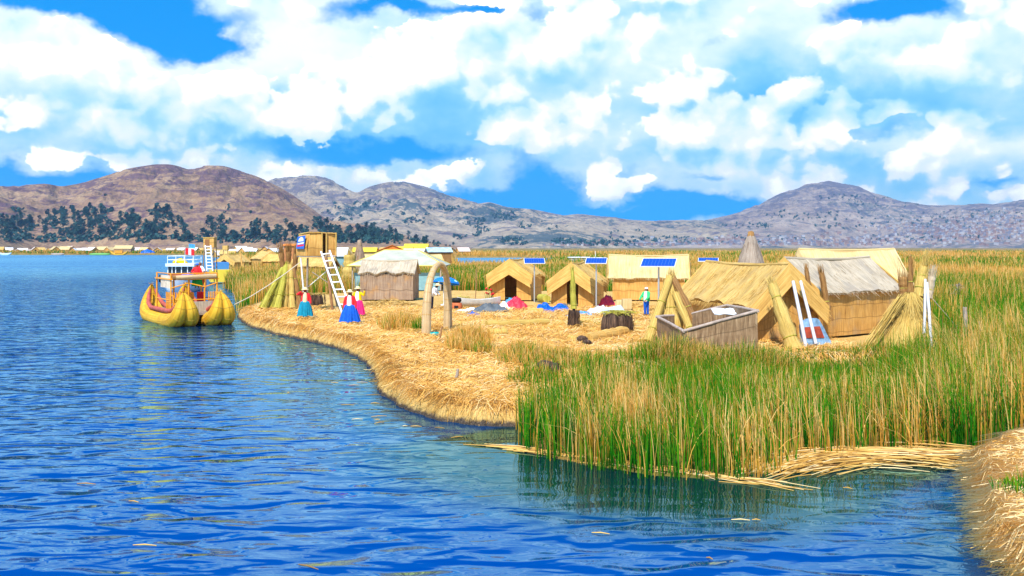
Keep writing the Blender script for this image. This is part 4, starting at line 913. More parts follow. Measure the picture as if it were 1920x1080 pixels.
def rope(label, pts, r_=.015, m=M_STALK):
    q = MB(); q.tube([Vector(p) - Vector(pts[0]) for p in pts], r_, 5); return tag(q.build('rope', m, None, pts[0]), label, 'rope')
M_ROPE = mat('pale_rope', (0.62, 0.52, 0.38), .8)
rope('pale mooring rope running from the reed boat up to the watchtower', [atD(440, 571, 51), atD(470, 556, 52.5), atD(505, 534, 54), atD(535, 513, 55.3), atD(564, 491, 56)], .028, M_ROPE)
rope('guy rope from the straw stack down to the grey post', [atD(1750, 562, 35.5), atD(1780, 597, 36.2), atD(1809, 630, 36.9)], .016, M_ROPE)
rope('white guy line crossing under the watchtower to the ladder', [atD(574, 541, 55.8), atD(594, 524, 55.9), atD(615, 506, 56)], .025, M_WHITEP)

# straw stack like a tepee on the right
X0, D0 = (1708 - 960) / F * 36.2, 36.2; root = tag(empty('straw_stack', (X0, D0, G - .05)), 'big heap of golden straw stacked like a tepee right of the huts', 'straw stack')
b = MB(); H = 2.05; b.lathe([(1.42 - 1.3 * (t ** .8) + .12 * math.sin(5 * t), H * t) for t in [k / 12 for k in range(13)]] + [(0, H + .05)], 30, jit=.05)
for _ in range(2600):
    t = random.random() ** .7; a = random.uniform(0, 6.28); r_ = 1.42 - 1.3 * t ** .8 + .06
    d = Vector((math.cos(a) * .62 + random.gauss(0, .12), math.sin(a) * .62 + random.gauss(0, .12), -1 + random.gauss(0, .1)))
    b.straw((math.cos(a) * r_, math.sin(a) * r_, H * t), d, random.uniform(.4, 1.0), .012, -.04, 2)
for _ in range(240):
    t = random.random(); q = Vector((-.3 - 1.4 * t, -.25 - .3 * t, H * .95 - 1.8 * t)); b.straw(q + Vector((random.gauss(0, .12), random.gauss(0, .12), .1)), (-.75, -.2, -1), random.uniform(.5, 1.1), .014, -.05, 2)
b.build('straw', M_BUNDLE, root)
GH = 'brown reed sheaves standing on the straw stack'
bundle('dark brown thin sheaf standing at the left of the straw stack top', atD(1708, 560, 37), atD(1707, 497, 37.2), .13, .07, M_BROWNB, (.55,), .5, GH, name='reed_sheaf')
bundle('golden brown feathery sheaf standing at the middle of the straw stack top', atD(1722, 556, 36.6), atD(1732, 500, 36.8), .22, .15, M_BUNDLE, (.3, .75), .8, GH, name='reed_sheaf')
bundle('short rusty sheaf standing behind the others left of the straw stack', atD(1697, 555, 37.5), atD(1696, 520, 37.6), .22, .24, M_BROWNB, (.4,), .4, GH, name='reed_sheaf')
bundle('grey feathery reed plumes to the right of the straw stack top', atD(1741, 560, 37), atD(1746, 520, 37.2), .12, .16, M_GREYROOF, (.4,), .6, GH, name='reed_sheaf')
# ------------------------------------------------------------------ the grey matting pen
root = tag(empty('matting_pen', (5.8, 32.5, G)), 'low grey boat-shaped pen of old matting with pale rails, in front of the scalloped hut', 'pen')
o_ = Vector((5.8, 32.5, G))
A_, B_, C_, D_, E_ = (atD(1232, 594, 36.6), atD(1282, 621, 32.4), atD(1420, 583, 31.6), atD(1363, 573, 35.0), atD(1300, 588, 36.2))
A2 = atD(1262, 592, 37.4)
loop = [A2, A_, B_, C_, D_, E_]
w_ = MB(); r_ = MB()
for a, b in zip(loop[:-1], loop[1:]):
    a, b = a - o_, b - o_; lo = lambda p: Vector((p.x * 1.0, p.y, -.1 + max(0, p.z - 1.1) * .35))
    w_.mat3(a, b, lo(b), lo(a), 8, 4, .07, .02)
    fringe(w_, [lo(a) + Vector((0, 0, .25)), lo(b) + Vector((0, 0, .25))], (0, -.2, -1), 70, (.15, .4), .1)
    d = (b - a).normalized() * .05
    r_.tube([a - d, a.lerp(b, .5) + Vector((0, 0, .015)), b + d], .055, 7)
w_.build('matting', M_PEN, root); r_.build('rail', mat('bleached_rail', (.40, .31, .25), .85, var=(5, .3)), root)
pz = atD(1360, 592, 34); q = MB(); q.mat3((-.5, 0, .2), (.5, .1, .22), (.55, -.3, .05), (-.45, -.35, .02), 6, 4, .03, .03)
tag(q.build('white_sack', T_WHITE, None, (pz.x, pz.y, pz.z + .05)), 'white plastic sack lying inside the grey pen', 'sack')

# metal tub with rust between the huts
pt = atD(1524, 645, 36.4); root = tag(empty('metal_tub', (pt.x, pt.y, G), R(12)), 'dented blue grey metal tub with a rust red patch behind two white poles', 'tub')
b = MB(); b.mat3((-.52, 0, .98), (.36, 0, 1.02), (.68, -.25, 0), (-.6, -.25, 0), 8, 6, .10, .01, lambda a, v, n: (0, 0, -.22 * (abs(2 * a - 1) ** 4) * (1 - v)))
M_TUB = mat('dented_blue_metal', (.22, .36, .50), .4, .3, var=(5, .5), bump=(6, .5, .04)); b.build('body', M_TUB, root)
b = MB(); b.mat3((-.40, -.14, .68), (.22, -.14, .70), (.36, -.22, .27), (-.42, -.22, .27), 6, 4, .03, .01); b.build('rust_patch', mat('rust_red', (.30, .045, .02), .8, var=(5, .5)), root)

# ------------------------------------------------------------------ solar panels on poles
def solar(label, px, D, ytop, pw, ph, yaw, tilt, ground_py):
    top = atD(px, ytop, D); root = tag(empty('solar_panel', (top.x, D, G), yaw), label, 'solar panel', 'solar panels on poles'); H = top.z - G
    q = MB(); q.tube([(0, 0, 0), (0, 0, H - .03)], .045, 8); q.build('pole', M_STEEL, root)
    Mx = Matrix.Rotation(tilt, 3, 'X'); c = Vector((0, 0, H + .06))
    fr = MB(); fr.box(c, (pw, ph, .04), M=Mx); fr.build('frame', M_WHITEP, root)
    ce = MB(); n = Mx @ Vector((0, 0, .024)); P = [c + n + Mx @ Vector((sx * (pw / 2 - .03), sy * (ph / 2 - .03), 0)) for sx, sy in ((-1, -1), (1, -1), (1, 1), (-1, 1))]
    ce.add(P, [(0, 1, 2, 3)], [[(0.008, 0.008), (pw - .068, 0.008), (pw - .068, ph - .068), (0.008, ph - .068)]]); ce.build('cells', M_PANEL, root)
    br = MB(); br.box((0, 0, H), (.5, .08, .05)); br.build('bracket', M_STEEL, root)
    return root
solar('solar panel on a thin steel pole in front of the first straw hut', 1002, 64.5, 491, 1.40, .85, R(2), R(24), 568)
solar('solar panel on a steel pole beside the second straw hut', 1118, 57.5, 491, 1.28, .85, R(-10), R(22), 575)
solar('largest solar panel, on a post behind the tripod of bundles', 1235, 45, 495, 1.62, 1.05, R(-16), R(20), 590)
solar('solar panel peeping out above the left end of the scalloped roof', 1328, 55, 489, 1.15, .75, R(-12), R(14), 560)

# ------------------------------------------------------------------ watchtower
Dt = 56.0; tb = atD(594, 480, Dt); TW = R(27); root = tag(empty('watchtower', (tb.x, Dt, G), TW), 'reed watchtower box on stilts with a blue poster on its side', 'watchtower'); T0 = Vector((tb.x, Dt, G))
zp = tb.z - G
q = MB()
for k in range(5): q.box((0, -.62 + .31 * k, zp - .03 + .003 * (k % 2)), (1.95, .28, .06))
q.build('platform', M_WOOD, root)
w_ = MB(); sag = lambda a, v, n: tuple(n * (0.10 * math.sin(math.pi * v) - .02 + .06 * v))
w_.mat3((-.62, -.70, 1.36 + zp), (.08, -.74, 1.36 + zp), (.10, -.74, zp + .02), (-.78, -.72, zp + .02), 6, 5, .07, .012, sag)
w_.mat3((.34, -.72, 1.30 + zp), (.90, -.66, 1.28 + zp), (.92, -.68, zp + .02), (.36, -.74, zp + .02), 5, 5, .07, .012)
w_.mat3((-.90, .6, 1.25 + zp), (-.62, -.70, 1.36 + zp), (-.78, -.72, zp + .02), (-1.0, .6, zp + .02), 5, 5, .07, .012, sag)
w_.mat3((.90, -.66, 1.28 + zp), (.92, .6, 1.2 + zp), (.95, .6, zp + .02), (.92, -.68, zp + .02), 5, 5, .07, .012)
w_.mat3((.92, .6, 1.2 + zp), (-.90, .6, 1.25 + zp), (-1.0, .6, zp + .02), (.95, .6, zp + .02), 5, 5, .07, .012)
w_.build('wall', M_WALL2, root)
q = MB(); q.mat3((-.92, .62, 1.30 + zp), (.94, .62, 1.24 + zp), (.92, -.78, 1.34 + zp), (-.66, -.80, 1.41 + zp), 5, 4, .05, .015); q.build('roof', M_DIAG, root)
for xx in (.09, .35, .92):
    q = MB(); q.tube([(xx, -.78, zp), (xx, -.79, zp + 1.36)], .05, 7); q.build('corner_roll', M_THATCH, root)
pz = MB(); pp = [Vector((-.94, .42, 1.12 + zp)), Vector((-.74, -.64, 1.20 + zp)), Vector((-.845, -.66, .42 + zp)), Vector((-1.02, .42, .42 + zp))]
nn = Vector((-.10, -.05, 0)); pz.add([p_ + nn for p_ in pp], [(0, 3, 2, 1)]); pz.build('poster', mat('blue_poster', (.02, .12, .48), .5), root)
pq = lambda u, v: pp[0].lerp(pp[1], u).lerp(pp[3].lerp(pp[2], u), v) + nn * 1.06
em = MB(); em.add([pq(.5 + .32 * math.cos(a), .42 - .34 * math.sin(a)) for a in [math.pi * k / 10 for k in range(11)]], [tuple(range(11))[::-1]]); em.add([pq(.12, .55), pq(.9, .50), pq(.9, .60), pq(.12, .66)], [(0, 3, 2, 1)]); em.build('poster_emblem', M_WHITEP, root)
em = MB(); em.add([pq(.1, .70), pq(.92, .66), pq(.92, .78), pq(.1, .84)], [(0, 3, 2, 1)]); em.build('poster_band', M_RED, root)
for a, b, m, r_ in (((564, 484, 55.4), (572, 578, 55.6), M_WHITEP, .05), ((577, 484, 55.4), (575, 578, 55.9), M_WOOD, .06), ((611, 482, 55.4), (624, 582, 55.9), M_BROWNW, .085), ((612, 482, 56.5), (633, 575, 58.4), M_WOOD, .06)):
    RI = Matrix.Rotation(-TW, 3, 'Z'); q = MB(); q.tube([RI @ (atD(*b) - T0 + Vector((0, 0, -.05))), RI @ (atD(*a) - T0)], [r_, r_], 7); q.build('leg', m, root)
q = MB(); q.tube([RI @ (atD(585, 510, 55.6) - T0), RI @ (atD(618, 532, 55.8) - T0)], .03, 6); q.build('brace', M_WOOD, root)

def ladder(label, a0, a1, b0, b1, n, r_, m=M_WHITEP):
    a0, a1, b0, b1 = map(Vector, (a0, a1, b0, b1)); root = tag(empty('ladder', a0), label, 'ladder')
    for p_, q_ in ((a0, a1), (b0, b1)):
        q = MB(); q.tube([p_ - a0, q_ - a0], r_, 7); q.build('rail', m, root)
    for k in range(n):
        t = (k + .6) / n; q = MB(); q.tube([a0.lerp(a1, t) - a0, b0.lerp(b1, t) - a0], r_ * .8, 6); q.build('rung', m, root)
ladder('white ladder leaning up to the watchtower box', atD(644, 594, 51.2), atD(602, 472, 55.0), atD(663, 594, 51.4), atD(618, 470, 55.0), 9, .055)

# second lookout by the boats
q0 = atD(394, 463, 96); root = tag(empty('lookout_tower', (q0.x, 96, 0)), 'narrow reed lookout box raised on poles behind the boats', 'watchtower')
b = MB(); b.box((0, 0, q0.z + .42), (1.05, .9, .95)); b.build('wall', M_WALL2, root)
b = MB(); b.box((-.15, -.47, q0.z + .40), (.42, .05, .72)); b.build('doorway', mat('brown_door_mat', (.28, .12, .04), .8), root)
b = MB(); b.box((0, 0, q0.z + .93), (1.15, 1.0, .07)); b.build('roof', M_DIAG, root)
for sx in (-.48, .48):
    for sy in (-.4, .4):
        b = MB(); b.tube([(sx * 1.2, sy * 1.2, -.2), (sx, sy, q0.z)], .06, 6); b.build('leg', M_BROWNW, root)
ladder('white ladder on the narrow lookout behind the boats', atD(388, 508, 94.6), atD(385, 460, 95.2), atD(399, 508, 94.6), atD(395, 460, 95.2), 8, .07)
q0 = atD(423, 466, 210); root = tag(empty('lookout_tower', (q0.x, 210, .3)), 'tiny tan lookout box on stilts far behind the shore hut', 'watchtower')
b = MB(); b.box((0, 0, q0.z - .1), (1.1, 1, .9)); b.build('wall', M_DIAG, root)
for sx in (-.45, .45):
    b = MB(); b.tube([(sx * 1.3, 0, -.2), (sx, 0, q0.z - .5)], .07, 5); b.build('leg', M_BROWNW, root)

# ------------------------------------------------------------------ reed boat with twin hulls
M_BIND = mat('brown_binding', (.46, .27, .04), .8)
BX, BY = -18.3, 53.6; hd = R(33)      # heading of the bow
root = tag(empty('reed_boat', (BX, BY, 0), hd), 'big yellow twin-hulled reed boat with upturned prows and an orange deck cabin', 'boat')
# local: bow towards -y, x to starboard as seen from the front right
def lobe(mb, xo, xs):
    prof = [(-3.66, 1.74, .06), (-3.82, 1.56, .17), (-3.98, 1.25, .30), (-4.05, .85, .43), (-3.85, .48, .52), (-3.2, .27, .56), (-2.2, .20, .54), (-1.0, .17, .52), (0.5, .17, .52), (1.8, .2, .53), (2.8, .27, .54), (3.5, .5, .48), (3.75, .85, .40), (3.8, 1.2, .30), (3.72, 1.6, .18), (3.6, 1.9, .06)]
    P = []; Rr = []
    for k in range(61):
        s = k / 60 * (len(prof) - 1); i = min(int(s), len(prof) - 2); f = s - i
        pr, nx_ = prof[i], prof[i + 1]; a = [pr[j] * (1 - f) + nx_[j] * f for j in range(3)]
        P.append((xo + xs * a[2] * .66, a[0], a[1])); Rr.append(a[2] * .80)
    for _ in range(2):
        P = [P[0]] + [tuple((P[k - 1][j] + 2 * P[k][j] + P[k + 1][j]) / 4 for j in range(3)) for k in range(1, 60)] + [P[60]]
    mb.tube(P, Rr, 16); return P, Rr
for sx, nm in ((-.95, 'port'), (.95, 'star')):
    h_ = MB(); rings = []
    for xs in (-1, 1): rings.append(lobe(h_, sx, xs))
    rp = h_
    for P, Rr in rings:
        for k in range(3, 58, 4):
            d = (Vector(P[k + 1]) - Vector(P[k - 1])).normalized(); u = d.cross(Vector((1, 0, 0))).normalized(); v = d.cross(u)
            rp.tube([Vector(P[k]) + (u * math.cos(a) + v * math.sin(a)) * (Rr[k] * 1.0) for a in [2 * math.pi * j / 18 for j in range(19)]], .014, 4, mi=1)
    for P, Rr in rings:
        for e, f_ in ((0, 1), (60, 59)):
            for _ in range(14): rp.straw(P[e], Vector(P[e]) - Vector(P[f_]) + Vector([random.gauss(0, .06) for _ in range(3)]), random.uniform(.12, .3), .018, .05, 2)
    h_.build('hull', [M_HULL, M_BIND], root)
    pd = MB()
    for xs in (-.42, .42):
        pd.tube([(sx + xs * .35, -3.45, 1.42), (sx + xs * .7, -3.30, 1.05), (sx + xs, -2.95, .82), (sx + xs * 1.05, -2.2, .74), (sx + xs * 1.05, 1.8, .74), (sx + xs * .9, 2.7, .95), (sx + xs * .6, 3.2, 1.35), (sx + xs * .3, 3.4, 1.7)], [.06, .09, .115, .12, .12, .12, .10, .05], 10)
    pd.build('padding', M_PINKPAD, root)
b = MB(); b.box((0, -.3, .64), (2.1, 5.4, .08)); b.box((0, -3.06, .60), (1.5, .10, .13)); b.build('deck', M_WOOD, root)
b = MB(); b.mat3((-.80, -2.80, 1.24), (.80, -2.80, 1.24), (.80, -2.82, .69), (-.80, -2.82, .69), 10, 4, .05, .01); b.build('front_screen', M_PEN if False else M_GREYROOF, root)
fx, fy0, fy1, zd = 1.22, -2.1, 1.1, 2.42
for x_ in (-fx, -.3, .55, fx):
    for y_ in (fy0, fy1):
        q = MB(); q.tube([(x_, y_, .66), (x_, y_, zd + (.32 if abs(x_) == fx else .05))], .045, 6); q.build('post', M_ORANGE, root)
q = MB(); q.box((0, (fy0 + fy1) / 2, zd), (2.62, fy1 - fy0 + .2, .07)); q.build('upper_deck', M_ORANGE, root)
ra = MB()
for z_ in (1.30,):
    ra.tube([(-fx, fy0, z_), (fx, fy0, z_)], .035, 6); ra.tube([(fx, fy0, z_), (fx, fy1, z_)], .035, 6); ra.tube([(-fx, fy0, z_), (-fx, fy1, z_)], .035, 6)
ra.tube([(-fx, fy0 - .02, 1.95), (-.3, fy0 - .02, 2.20), (.55, fy0 - .02, 1.98), (fx, fy0 - .02, 2.2)], .035, 6)
ra.tube([(-fx, fy0, 2.72), (fx, fy0, 2.72)], .03, 6); ra.tube([(-fx, fy0, 2.72), (-fx, fy1, 2.72)], .03, 6); ra.tube([(fx, fy0, 2.72), (fx, fy1, 2.72)], .03, 6)
ra.build('railing', M_ORANGE, root)
for x0, x1 in ((-fx, -.72), (.78, fx)):
    sl_ = MB()
    for k in range(6): xx = x0 + (x1 - x0) * k / 5; sl_.tube([(xx, fy0 + .02, .68), (xx, fy0 + .02, 1.72)], .028, 5)
    sl_.tube([(x0, fy0 + .02, 1.2), (x1, fy0 + .02, 1.2)], .028, 5); sl_.build('slat_screen', M_ORANGE, root)
sl_ = MB(); sl_.tube([(-fx, fy0, 1.2), (-fx, fy0 + 1, 1.2)], .028, 5)
for y_ in [fy0 + .25 * k for k in range(5)]:
    sl_.tube([(-fx, y_, .68), (-fx, y_, 1.72)], .028, 5)
sl_.build('slat_screen', M_ORANGE, root)
q = MB(); q.mat3((-fx - .05, .0, 2.62), (-fx - .05, fy0, 2.62), (-fx - .05, fy0, 1.95), (-fx - .05, 0, 1.95), 4, 3, .03, .01); q.build('side_awning', mat('faded_white_orange_cloth', (.72, .55, .38), .8, var=(2, .3)), root)
q = MB(); q.tube([(-1.0, fy0 - .05, 2.50), (1.15, fy0 - .05, 2.56)], .13, 12); q.build('rolled_mat', M_ARCH, root)
q = MB(); q.tube([(-1.16, fy0 - .05, 2.50), (-1.0, fy0 - .05, 2.50)], .135, 12); q.build('rolled_mat_end', M_BROWNB, root)
# orange seats and rail in the port bow, red chair on deck
def chair(label, x_, y_, z_, rz_, m):
    Mloc = Matrix.Rotation(hd, 3, 'Z') @ Vector((x_, y_, z_)) + Vector((BX, BY, 0)); r2 = tag(empty('deck_chair', Mloc, hd + rz_), label, 'chair')
    q = MB(); q.box((0, 0, .42), (.45, .45, .05)); q.build('seat', m, r2)
    q = MB(); q.box((0, .22, .72), (.45, .05, .55)); q.build('backrest', m, r2)
    for a in (-.19, .19):
        for c in (-.19, .19): q = MB(); q.tube([(a, c, 0), (a, c, .40)], .02, 5); q.build('leg', m, r2)
chair('orange wooden chair on the lower deck of the reed boat', .05, -1.5, .68, .3, M_ORANGE)
chair('red chair on the lower deck of the reed boat', .62, -1.2, .68, -.2, M_RED)
b2 = MB()
for p_, q_ in (((-1.25, -2.75, .75), (-1.25, -2.75, 1.55)), ((-.7, -2.75, .75), (-.7, -2.75, 1.1)), ((-1.25, -2.75, 1.55), (-1.15, -1.9, 1.55)), ((-1.25, -2.75, 1.10), (-.7, -2.75, 1.10)), ((-1.25, -2.2, .75), (-1.25, -2.2, 1.55))): b2.tube([p_, q_], .045, 6)
b2.build('bow_rail', M_ORANGE, root)
def on_boat(x_, y_, z_): return Matrix.Rotation(hd, 3, 'Z') @ Vector((x_, y_, z_)) + Vector((BX, BY, 0))
def heap(name, label, cat, c, rx, ry, h_, m, rz_=0.0, group=None, n=26, rough=.5, sharp=2.2):
    """crumpled cloth or plastic thrown on the ground"""
    P = []; s1, s2 = random.uniform(0, 50), random.uniform(0, 50); n = 40
    X_, Y_ = np.meshgrid(np.linspace(-1.15, 1.15, n), np.linspace(-1.15, 1.15, n)); rr_ = np.sqrt(X_ ** 2 + Y_ ** 2) * (1 + .55 * pnoise(X_ * 1.3 + s1, Y_ * 1.3 + s2) + .25 * pnoise(X_ * 3.5 + s2, Y_ * 3.5))
    fold = fbm(X_ * 1.5 + s2, Y_ * 1.5 + s1, 4, .6, True)
    Zz = np.clip(1 - rr_ ** 1.6, -.3, 1) * h_ * .62 + h_ * .42 * fold * np.clip(1.25 - rr_, 0, 1)
    Zz = np.where(rr_ > 1.05, np.minimum(Zz, -.12), Zz)
    P = [[Vector((X_[j, i] * rx, Y_[j, i] * ry, Zz[j, i])) for i in range(n)] for j in range(n)]
    b = MB(); b.grid(P, [[(p_.x, p_.y) for p_ in row] for row in P], True)
    o = b.build(name, m, None, c, rz_); return tag(o, label, cat, group)
heap('cloth_heap', 'purple cloth heaped on the upper deck of the reed boat', 'cloth', on_boat(-.1, -1.2, 2.46), .4, .3, .30, mat('purple_cloth', (.25, .16, .42), .8, var=(6, .5)))

# ------------------------------------------------------------------ motor boat behind it, flags
mp = atD(343, 545, 90); root = tag(empty('motor_boat', (mp.x, 90, 0), R(6)), 'white motor boat with a glazed cabin and roof rack moored behind the reed boat', 'boat')
b = MB(); b.grid([[Vector((sx * w, y_, z_)) for sx, z_, w in ((-1, 1.15, ww), (-1, .6, ww * .95), (-1, -.2, ww * .7), (1, -.2, ww * .7), (1, .6, ww * .95), (1, 1.15, ww))] for y_, ww in ((-3.6, .12), (-3.0, .8), (-2, 1.25), (0, 1.4), (3, 1.4), (3.6, 1.35))], None, True); b.box((0, 1, 1.05), (2.3, 5, .06)); b.build('hull', M_WHITEP, root)
b = MB(); b.box((0, .6, 1.35), (2.3, 3.2, .6)); b.build('cabin_base', mat('red_brown_boards', (.40, .09, .04), .6), root)
b = MB(); b.box((0, .6, 2.0), (2.2, 3.1, .72)); b.build('window', M_GLASS, root)
for x_ in (-1.12, -.75, -.42, .1, .65, 1.12): b = MB(); b.box((x_, -1.0, 2.0), (.07, .06, .76)); b.build('window_post', M_WHITEP, root)
b = MB(); b.box((0, .6, 2.48), (2.6, 3.7, .28)); b.build('roof', mat('pale_blue_white', (.62, .74, .80), .5), root)
b = MB()
for z_ in (2.95, 3.3): b.tube([(-1.15, -1.0, z_), (1.2, -1.0, z_), (1.2, 2.2, z_), (-1.15, 2.2, z_), (-1.15, -1.0, z_)], .035, 5)
for x_ in (-1.15, -.4, .4, 1.2): b.tube([(x_, -1.0, 2.6), (x_, -1.0, 3.3)], .035, 5); b.tube([(x_, 2.2, 2.6), (x_, 2.2, 3.3)], .035, 5)
b.build('roof_rack', M_WHITEP, root)
b = MB(); b.lathe([(.16, -.14), (.34, -.14), (.40, 0), (.34, .14), (.16, .14), (.16, -.14)], 16)
fd = b.build('tyre_fender', M_BLACK, root, (-1.5, -1.9, 1.25)); fd.rotation_euler = (0, R(90), 0)
heap('luggage_bundle', 'yellow bundle tied in the roof rack of the motor boat', 'luggage', (mp.x - .35, 90.2, 2.66), .6, .5, .42, M_YEL)
def flag(label, px, y0, y1, D, cols, w_=.8, h_=.5):
    a = atD(px, y0, D); t = atD(px, y1, D); root = tag(empty('flag', a), label, 'flag'); H = t.z - a.z
    q = MB(); q.tube([(0, 0, 0), (0, 0, H)], .035, 6); q.build('flagpole', M_STEEL, root)
    n = len(cols)
    for k, m in enumerate(cols):
        q = MB(); q.grid([[Vector((.03 + w_ * (k + u / 3) / n, .08 * math.sin((k + u / 3) * 2.2), H - v * h_ - .12 * (k + u / 3) / n)) for u in range(4)] for v in (0, .5, 1)]); q.build('stripe', m, root)
flag('small red and white striped flag above the motor boat', 347, 500, 465, 92, [M_RED, M_WHITEC, M_RED], .85, .6)
flag('pale blue flag flying left of the lookout box', 354, 475, 457, 180, [T_LBLUE], 1.1, .8)
bb = tag(empty('motor_boat', (atD(412, 500, 110).x, 110, 0), R(20)), 'yellow and blue boat mostly hidden behind the lookout ladder', 'boat')
b = MB(); b.box((0, 0, .9), (2.2, 4.5, 1.4)); b.build('hull', mat('yellow_boat_paint', (.75, .55, .05), .5), bb)
b = MB(); b.box((0, .4, 2.0), (1.9, 3, .8)); b.build('cabin', mat('blue_boat_paint', (.05, .20, .50), .5), bb)

def straw_pile(name, label, cat, c, rx, ry, h_, m, n, group=None, L=(.3, .9), wd=.014, flat=.35):
    """cut stalks thrown on a pile"""
    b = MB()
    for _ in range(n):
        a, r_ = random.uniform(0, 6.28), math.sqrt(random.random()); z_ = h_ * max(0, 1 - r_ ** 2) * random.uniform(.45, 1.0) + .02; an = random.uniform(0, 6.28)
        b.straw((math.cos(a) * r_ * rx, math.sin(a) * r_ * ry, z_), (math.cos(an), math.sin(an), random.gauss(0, flat)), random.uniform(*L), wd, .18, 2)
    b.lathe([(0, h_ * .8), (.35, h_ * .68), (.7, h_ * .34), (.95, .0), (1.0, -.1)], 20, jit=.06); k = len(b.v)
    for i in range(k - 100, k): b.v[i] = (b.v[i][0] * rx, b.v[i][1] * ry, b.v[i][2])
    return tag(b.build(name, m, None, c), label, cat, group)
# ------------------------------------------------------------------ people
def blob_mesh(name, parts, m, parent, voxel=0.012, smooth=4):
    """one continuous surface grown over limbs: parts = list of (points, radii)"""
    b = MB()
    for pts, rad in parts:
        pts = [Vector(p) for p in pts]
        if not hasattr(rad, '__len__'): rad = [rad] * len(pts)
        d0 = (pts[0] - pts[1]).normalized(); d1 = (pts[-1] - pts[-2]).normalized()
        P = [pts[0] + d0 * rad[0] * .92, pts[0] + d0 * rad[0] * .6] + pts + [pts[-1] + d1 * rad[-1] * .6, pts[-1] + d1 * rad[-1] * .92]
        b.tube(P, [rad[0] * .35, rad[0] * .8] + list(rad) + [rad[-1] * .8, rad[-1] * .35], 12)
    o = b.build(name, m, parent)
    r = o.modifiers.new('remesh', 'REMESH'); r.mode = 'VOXEL'; r.voxel_size = voxel; r.use_smooth_shade = True
    s = o.modifiers.new('smooth', 'SMOOTH'); s.iterations = smooth; s.factor = .5
    dg = bpy.context.evaluated_depsgraph_get(); dg.update()
    me = bpy.data.meshes.new_from_object(o.evaluated_get(dg)); o.modifiers.clear(); old = o.data; o.data = me; bpy.data.meshes.remove(old)
    if not me.materials: me.materials.append(m)
    return o
def hand_parts(w, d, side):
    """palm, four bent fingers and a thumb at wrist w, pointing along d"""
    w, d, side = Vector(w), Vector(d).normalized(), Vector(side).normalized(); nrm = d.cross(side)
    ps = [([w, w + d * .045, w + d * .075], [.022, .033, .030])]
    for k, L in enumerate((.062, .072, .068, .052)):
        o = w + d * .078 + side * (-.027 + .018 * k); ps.append(([o, o + d * L * .5 + nrm * .004, o + d * L * .85 + nrm * .022], [.0095, .009, .008]))
    o = w + d * .03 - side * .030; ps.append(([o, o - side * .022 + d * .022, o - side * .026 + d * .052 + nrm * .01], [.011, .010, .009]))
    return ps
